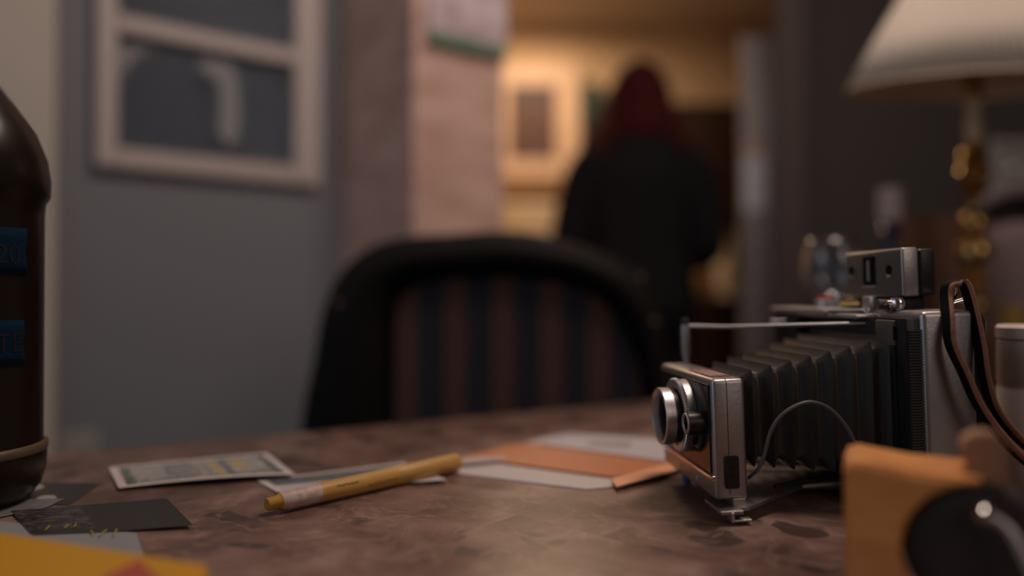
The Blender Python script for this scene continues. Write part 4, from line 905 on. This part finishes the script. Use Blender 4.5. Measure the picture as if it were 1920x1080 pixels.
# ------------------------------------------------------------------ person, seen from behind
pd = 2.45; pc_ = P(1198, 500, pd)
t = thing('person', 'person with long dark red hair and black sweater standing with back turned in the kitchen', 'person', (pc_.x, pd, 0))
HT = P(1198, 122, pd).z; k = HT / 1.70
def ell(bm, c, r, seg=20, M=None):
    m = Matrix.Translation(c) @ (M or Matrix.Identity(4)) @ Matrix.Diagonal((*r, 1)); bmesh.ops.create_uvsphere(bm, u_segments=seg, v_segments=seg // 2 + 2, radius=1, matrix=m)
def limb(bm, pts, rs): tube(bm, smoothpath([Vector(p) * k for p in pts], 5), [q * k for q in sum([[rs[i] + (rs[i + 1] - rs[i]) * j / 5 for j in range(5)] for i in range(len(rs) - 1)], []) + [rs[-1]]], 16)
def torso_sections(bm, secs, cy=0.0):
    rings = []
    for z, rx, ry, oy in secs: rings.append([bm.verts.new((rx * k * math.copysign(abs(math.cos(a)) ** 0.8, math.cos(a)), (oy + ry * math.sin(a)) * k, z * k)) for a in [2 * PI * i / 28 for i in range(28)]])
    for A, D_ in zip(rings, rings[1:]):
        for i in range(28): bm.faces.new((A[i], A[(i + 1) % 28], D_[(i + 1) % 28], D_[i]))
    bm.faces.new(rings[0][::-1]); bm.faces.new(rings[-1])
def arms(bm, e, cuff=False):
    for sg in (-1, 1):
        pts = [(sg * 0.13, 0, 1.38), (sg * 0.175, 0.0, 1.32), (sg * 0.215, 0.01, 1.20), (sg * 0.235, 0.02, 1.09), (sg * 0.21, 0.12, 1.06), (sg * 0.17, 0.23, 1.06)]
        rs = [0.055, 0.056, 0.047, 0.042, 0.038, 0.030]
        limb(bm, pts, [r + e for r in rs])
body = B()   # +y is the way the person faces (away from us)
torso_sections(body, [(0.80, 0.13, 0.10, 0), (0.90, 0.165, 0.115, -0.01), (1.0, 0.15, 0.10, -0.005), (1.08, 0.128, 0.09, 0), (1.2, 0.145, 0.10, 0.005), (1.32, 0.165, 0.10, 0), (1.39, 0.155, 0.085, -0.005), (1.43, 0.09, 0.06, 0), (1.46, 0.055, 0.052, 0.005), (1.50, 0.052, 0.052, 0.012)])
limb(body, [(0, 0.0, 1.44), (0, 0.01, 1.49), (0, 0.018, 1.54)], [0.052, 0.050, 0.052])
ell(body, Vector((0, 0.005, 1.60)) * k, (0.075 * k, 0.092 * k, 0.098 * k)); ell(body, Vector((0, 0.035, 1.545)) * k, (0.055 * k, 0.062 * k, 0.065 * k))
limb(body, [(0, 0.09, 1.605), (0, 0.108, 1.58), (0, 0.116, 1.565)], [0.008, 0.012, 0.014]); ell(body, Vector((0, 0.092, 1.535)) * k, (0.022 * k, 0.010 * k, 0.008 * k))
for sg in (-1, 1):
    ell(body, Vector((sg * 0.077, 0.0, 1.59)) * k, (0.010 * k, 0.018 * k, 0.030 * k)); ell(body, Vector((sg * 0.03, 0.085, 1.605)) * k, (0.014 * k, 0.010 * k, 0.010 * k))
    limb(body, [(sg * 0.085, 0, 0.86), (sg * 0.095, 0.01, 0.68), (sg * 0.095, 0.02, 0.48), (sg * 0.095, -0.005, 0.33), (sg * 0.095, -0.01, 0.09)], [0.088, 0.075, 0.055, 0.055, 0.036])
    limb(body, [(sg * 0.095, -0.03, 0.045), (sg * 0.10, 0.06, 0.04), (sg * 0.105, 0.16, 0.025)], [0.036, 0.036, 0.024])
    # hand: palm, four fingers, thumb
    px, py, pz = sg * 0.145, 0.28, 1.055
    limb(body, [(sg * 0.17, 0.23, 1.06), (sg * 0.155, 0.26, 1.058), (px, 0.30, pz)], [0.026, 0.030, 0.030])
    for j, (dx, ln) in enumerate(((-0.024, 0.062), (-0.008, 0.070), (0.008, 0.066), (0.024, 0.052))):
        limb(body, [(px + dx, 0.305, pz), (px + dx, 0.305 + ln * 0.5, pz - 0.004), (px + dx - sg * 0.004, 0.305 + ln * 0.85, pz - 0.024)], [0.010, 0.0085, 0.0075])
    limb(body, [(px - sg * 0.024, 0.268, pz), (px - sg * 0.046, 0.292, pz - 0.004), (px - sg * 0.052, 0.322, pz - 0.010)], [0.012, 0.0095, 0.0085])
arms(body, 0)
o = obj('body', body, M_['skin'], t); md = o.modifiers.new('r', 'REMESH'); md.mode = 'VOXEL'; md.voxel_size = 0.006; md.use_smooth_shade = True
sm = o.modifiers.new('s', 'SMOOTH'); sm.iterations = 2
sw_ = B(); torso_sections(sw_, [(0.86, 0.20, 0.145, -0.005), (0.95, 0.195, 0.14, -0.005), (1.08, 0.175, 0.125, 0), (1.2, 0.180, 0.13, 0.003), (1.32, 0.190, 0.13, 0), (1.39, 0.150, 0.105, -0.005), (1.45, 0.105, 0.085, 0), (1.50, 0.070, 0.070, 0.005)])
arms(sw_, 0.022)
o = obj('sweater', sw_, M_['sweater'], t); md = o.modifiers.new('r', 'REMESH'); md.mode = 'VOXEL'; md.voxel_size = 0.008; md.use_smooth_shade = True; sm = o.modifiers.new('s', 'SMOOTH'); sm.iterations = 4
tr_ = B(); torso_sections(tr_, [(0.78, 0.165, 0.12, -0.005), (0.88, 0.182, 0.13, -0.01), (0.98, 0.17, 0.118, -0.005)])
for sg in (-1, 1): limb(tr_, [(sg * 0.085, 0, 0.86), (sg * 0.095, 0.01, 0.68), (sg * 0.095, 0.02, 0.48), (sg * 0.095, -0.005, 0.33), (sg * 0.095, -0.01, 0.085)], [0.098, 0.086, 0.068, 0.066, 0.056])
o = obj('trousers', tr_, M_['jeans'], t); md = o.modifiers.new('r', 'REMESH'); md.mode = 'VOXEL'; md.voxel_size = 0.008; md.use_smooth_shade = True
for sg in (-1, 1):
    s = B(); limb(s, [(sg * 0.095, -0.045, 0.045), (sg * 0.10, 0.06, 0.045), (sg * 0.105, 0.175, 0.035)], [0.045, 0.046, 0.034]); box(s, (sg * 0.10 * k - 0.045, -0.085, 0.0), (sg * 0.10 * k + 0.045, 0.20, 0.025), 0.01)
    o = obj('shoe', s, M_['black'], t); md = o.modifiers.new('r', 'REMESH'); md.mode = 'VOXEL'; md.voxel_size = 0.006; md.use_smooth_shade = True
hr = B()
ell(hr, Vector((0, -0.012, 1.612)) * k, (0.094 * k, 0.104 * k, 0.102 * k), 28)
rings = []
for z, rx, ry, oy in ((1.64, 0.088, 0.085, -0.02), (1.56, 0.104, 0.080, -0.030), (1.49, 0.112, 0.07, -0.040), (1.45, 0.09, 0.055, -0.045), (1.42, 0.05, 0.03, -0.045)):
    rings.append([hr.verts.new((rx * k * math.cos(a) * (1 + 0.03 * math.sin(a * 14)), (oy + ry * math.sin(a) * (1 + 0.05 * math.sin(a * 14))) * k, (z + 0.006 * math.sin(a * 9)) * k)) for a in [2 * PI * i / 84 for i in range(84)]])
for A, D_ in zip(rings, rings[1:]):
    for i in range(84): hr.faces.new((A[i], A[(i + 1) % 84], D_[(i + 1) % 84], D_[i]))
hr.faces.new(rings[0][::-1]); hr.faces.new(rings[-1])
for sg in (-1, 1):          # long locks falling forward over both shoulders
    for q in range(5):
        x0 = 0.075 + 0.010 * q; dn = 1.30 if sg < 0 else 1.36
        limb(hr, [(sg * 0.07, -0.03 + 0.02 * q, 1.62), (sg * (x0 + 0.005), -0.04 + 0.025 * q, 1.53), (sg * (x0 + 0.04), -0.045 + 0.028 * q, 1.44), (sg * (x0 + 0.075), -0.03 + 0.032 * q, dn + 0.05), (sg * (x0 + 0.06), -0.01 + 0.03 * q, dn - 0.03)], [0.03, 0.034, 0.036, 0.030, 0.012])
o = obj('hair', hr, M_['hair'], t, 'all'); md = o.modifiers.new('r', 'REMESH'); md.mode = 'VOXEL'; md.voxel_size = 0.006; md.use_smooth_shade = True; sm = o.modifiers.new('s', 'SMOOTH'); sm.iterations = 2
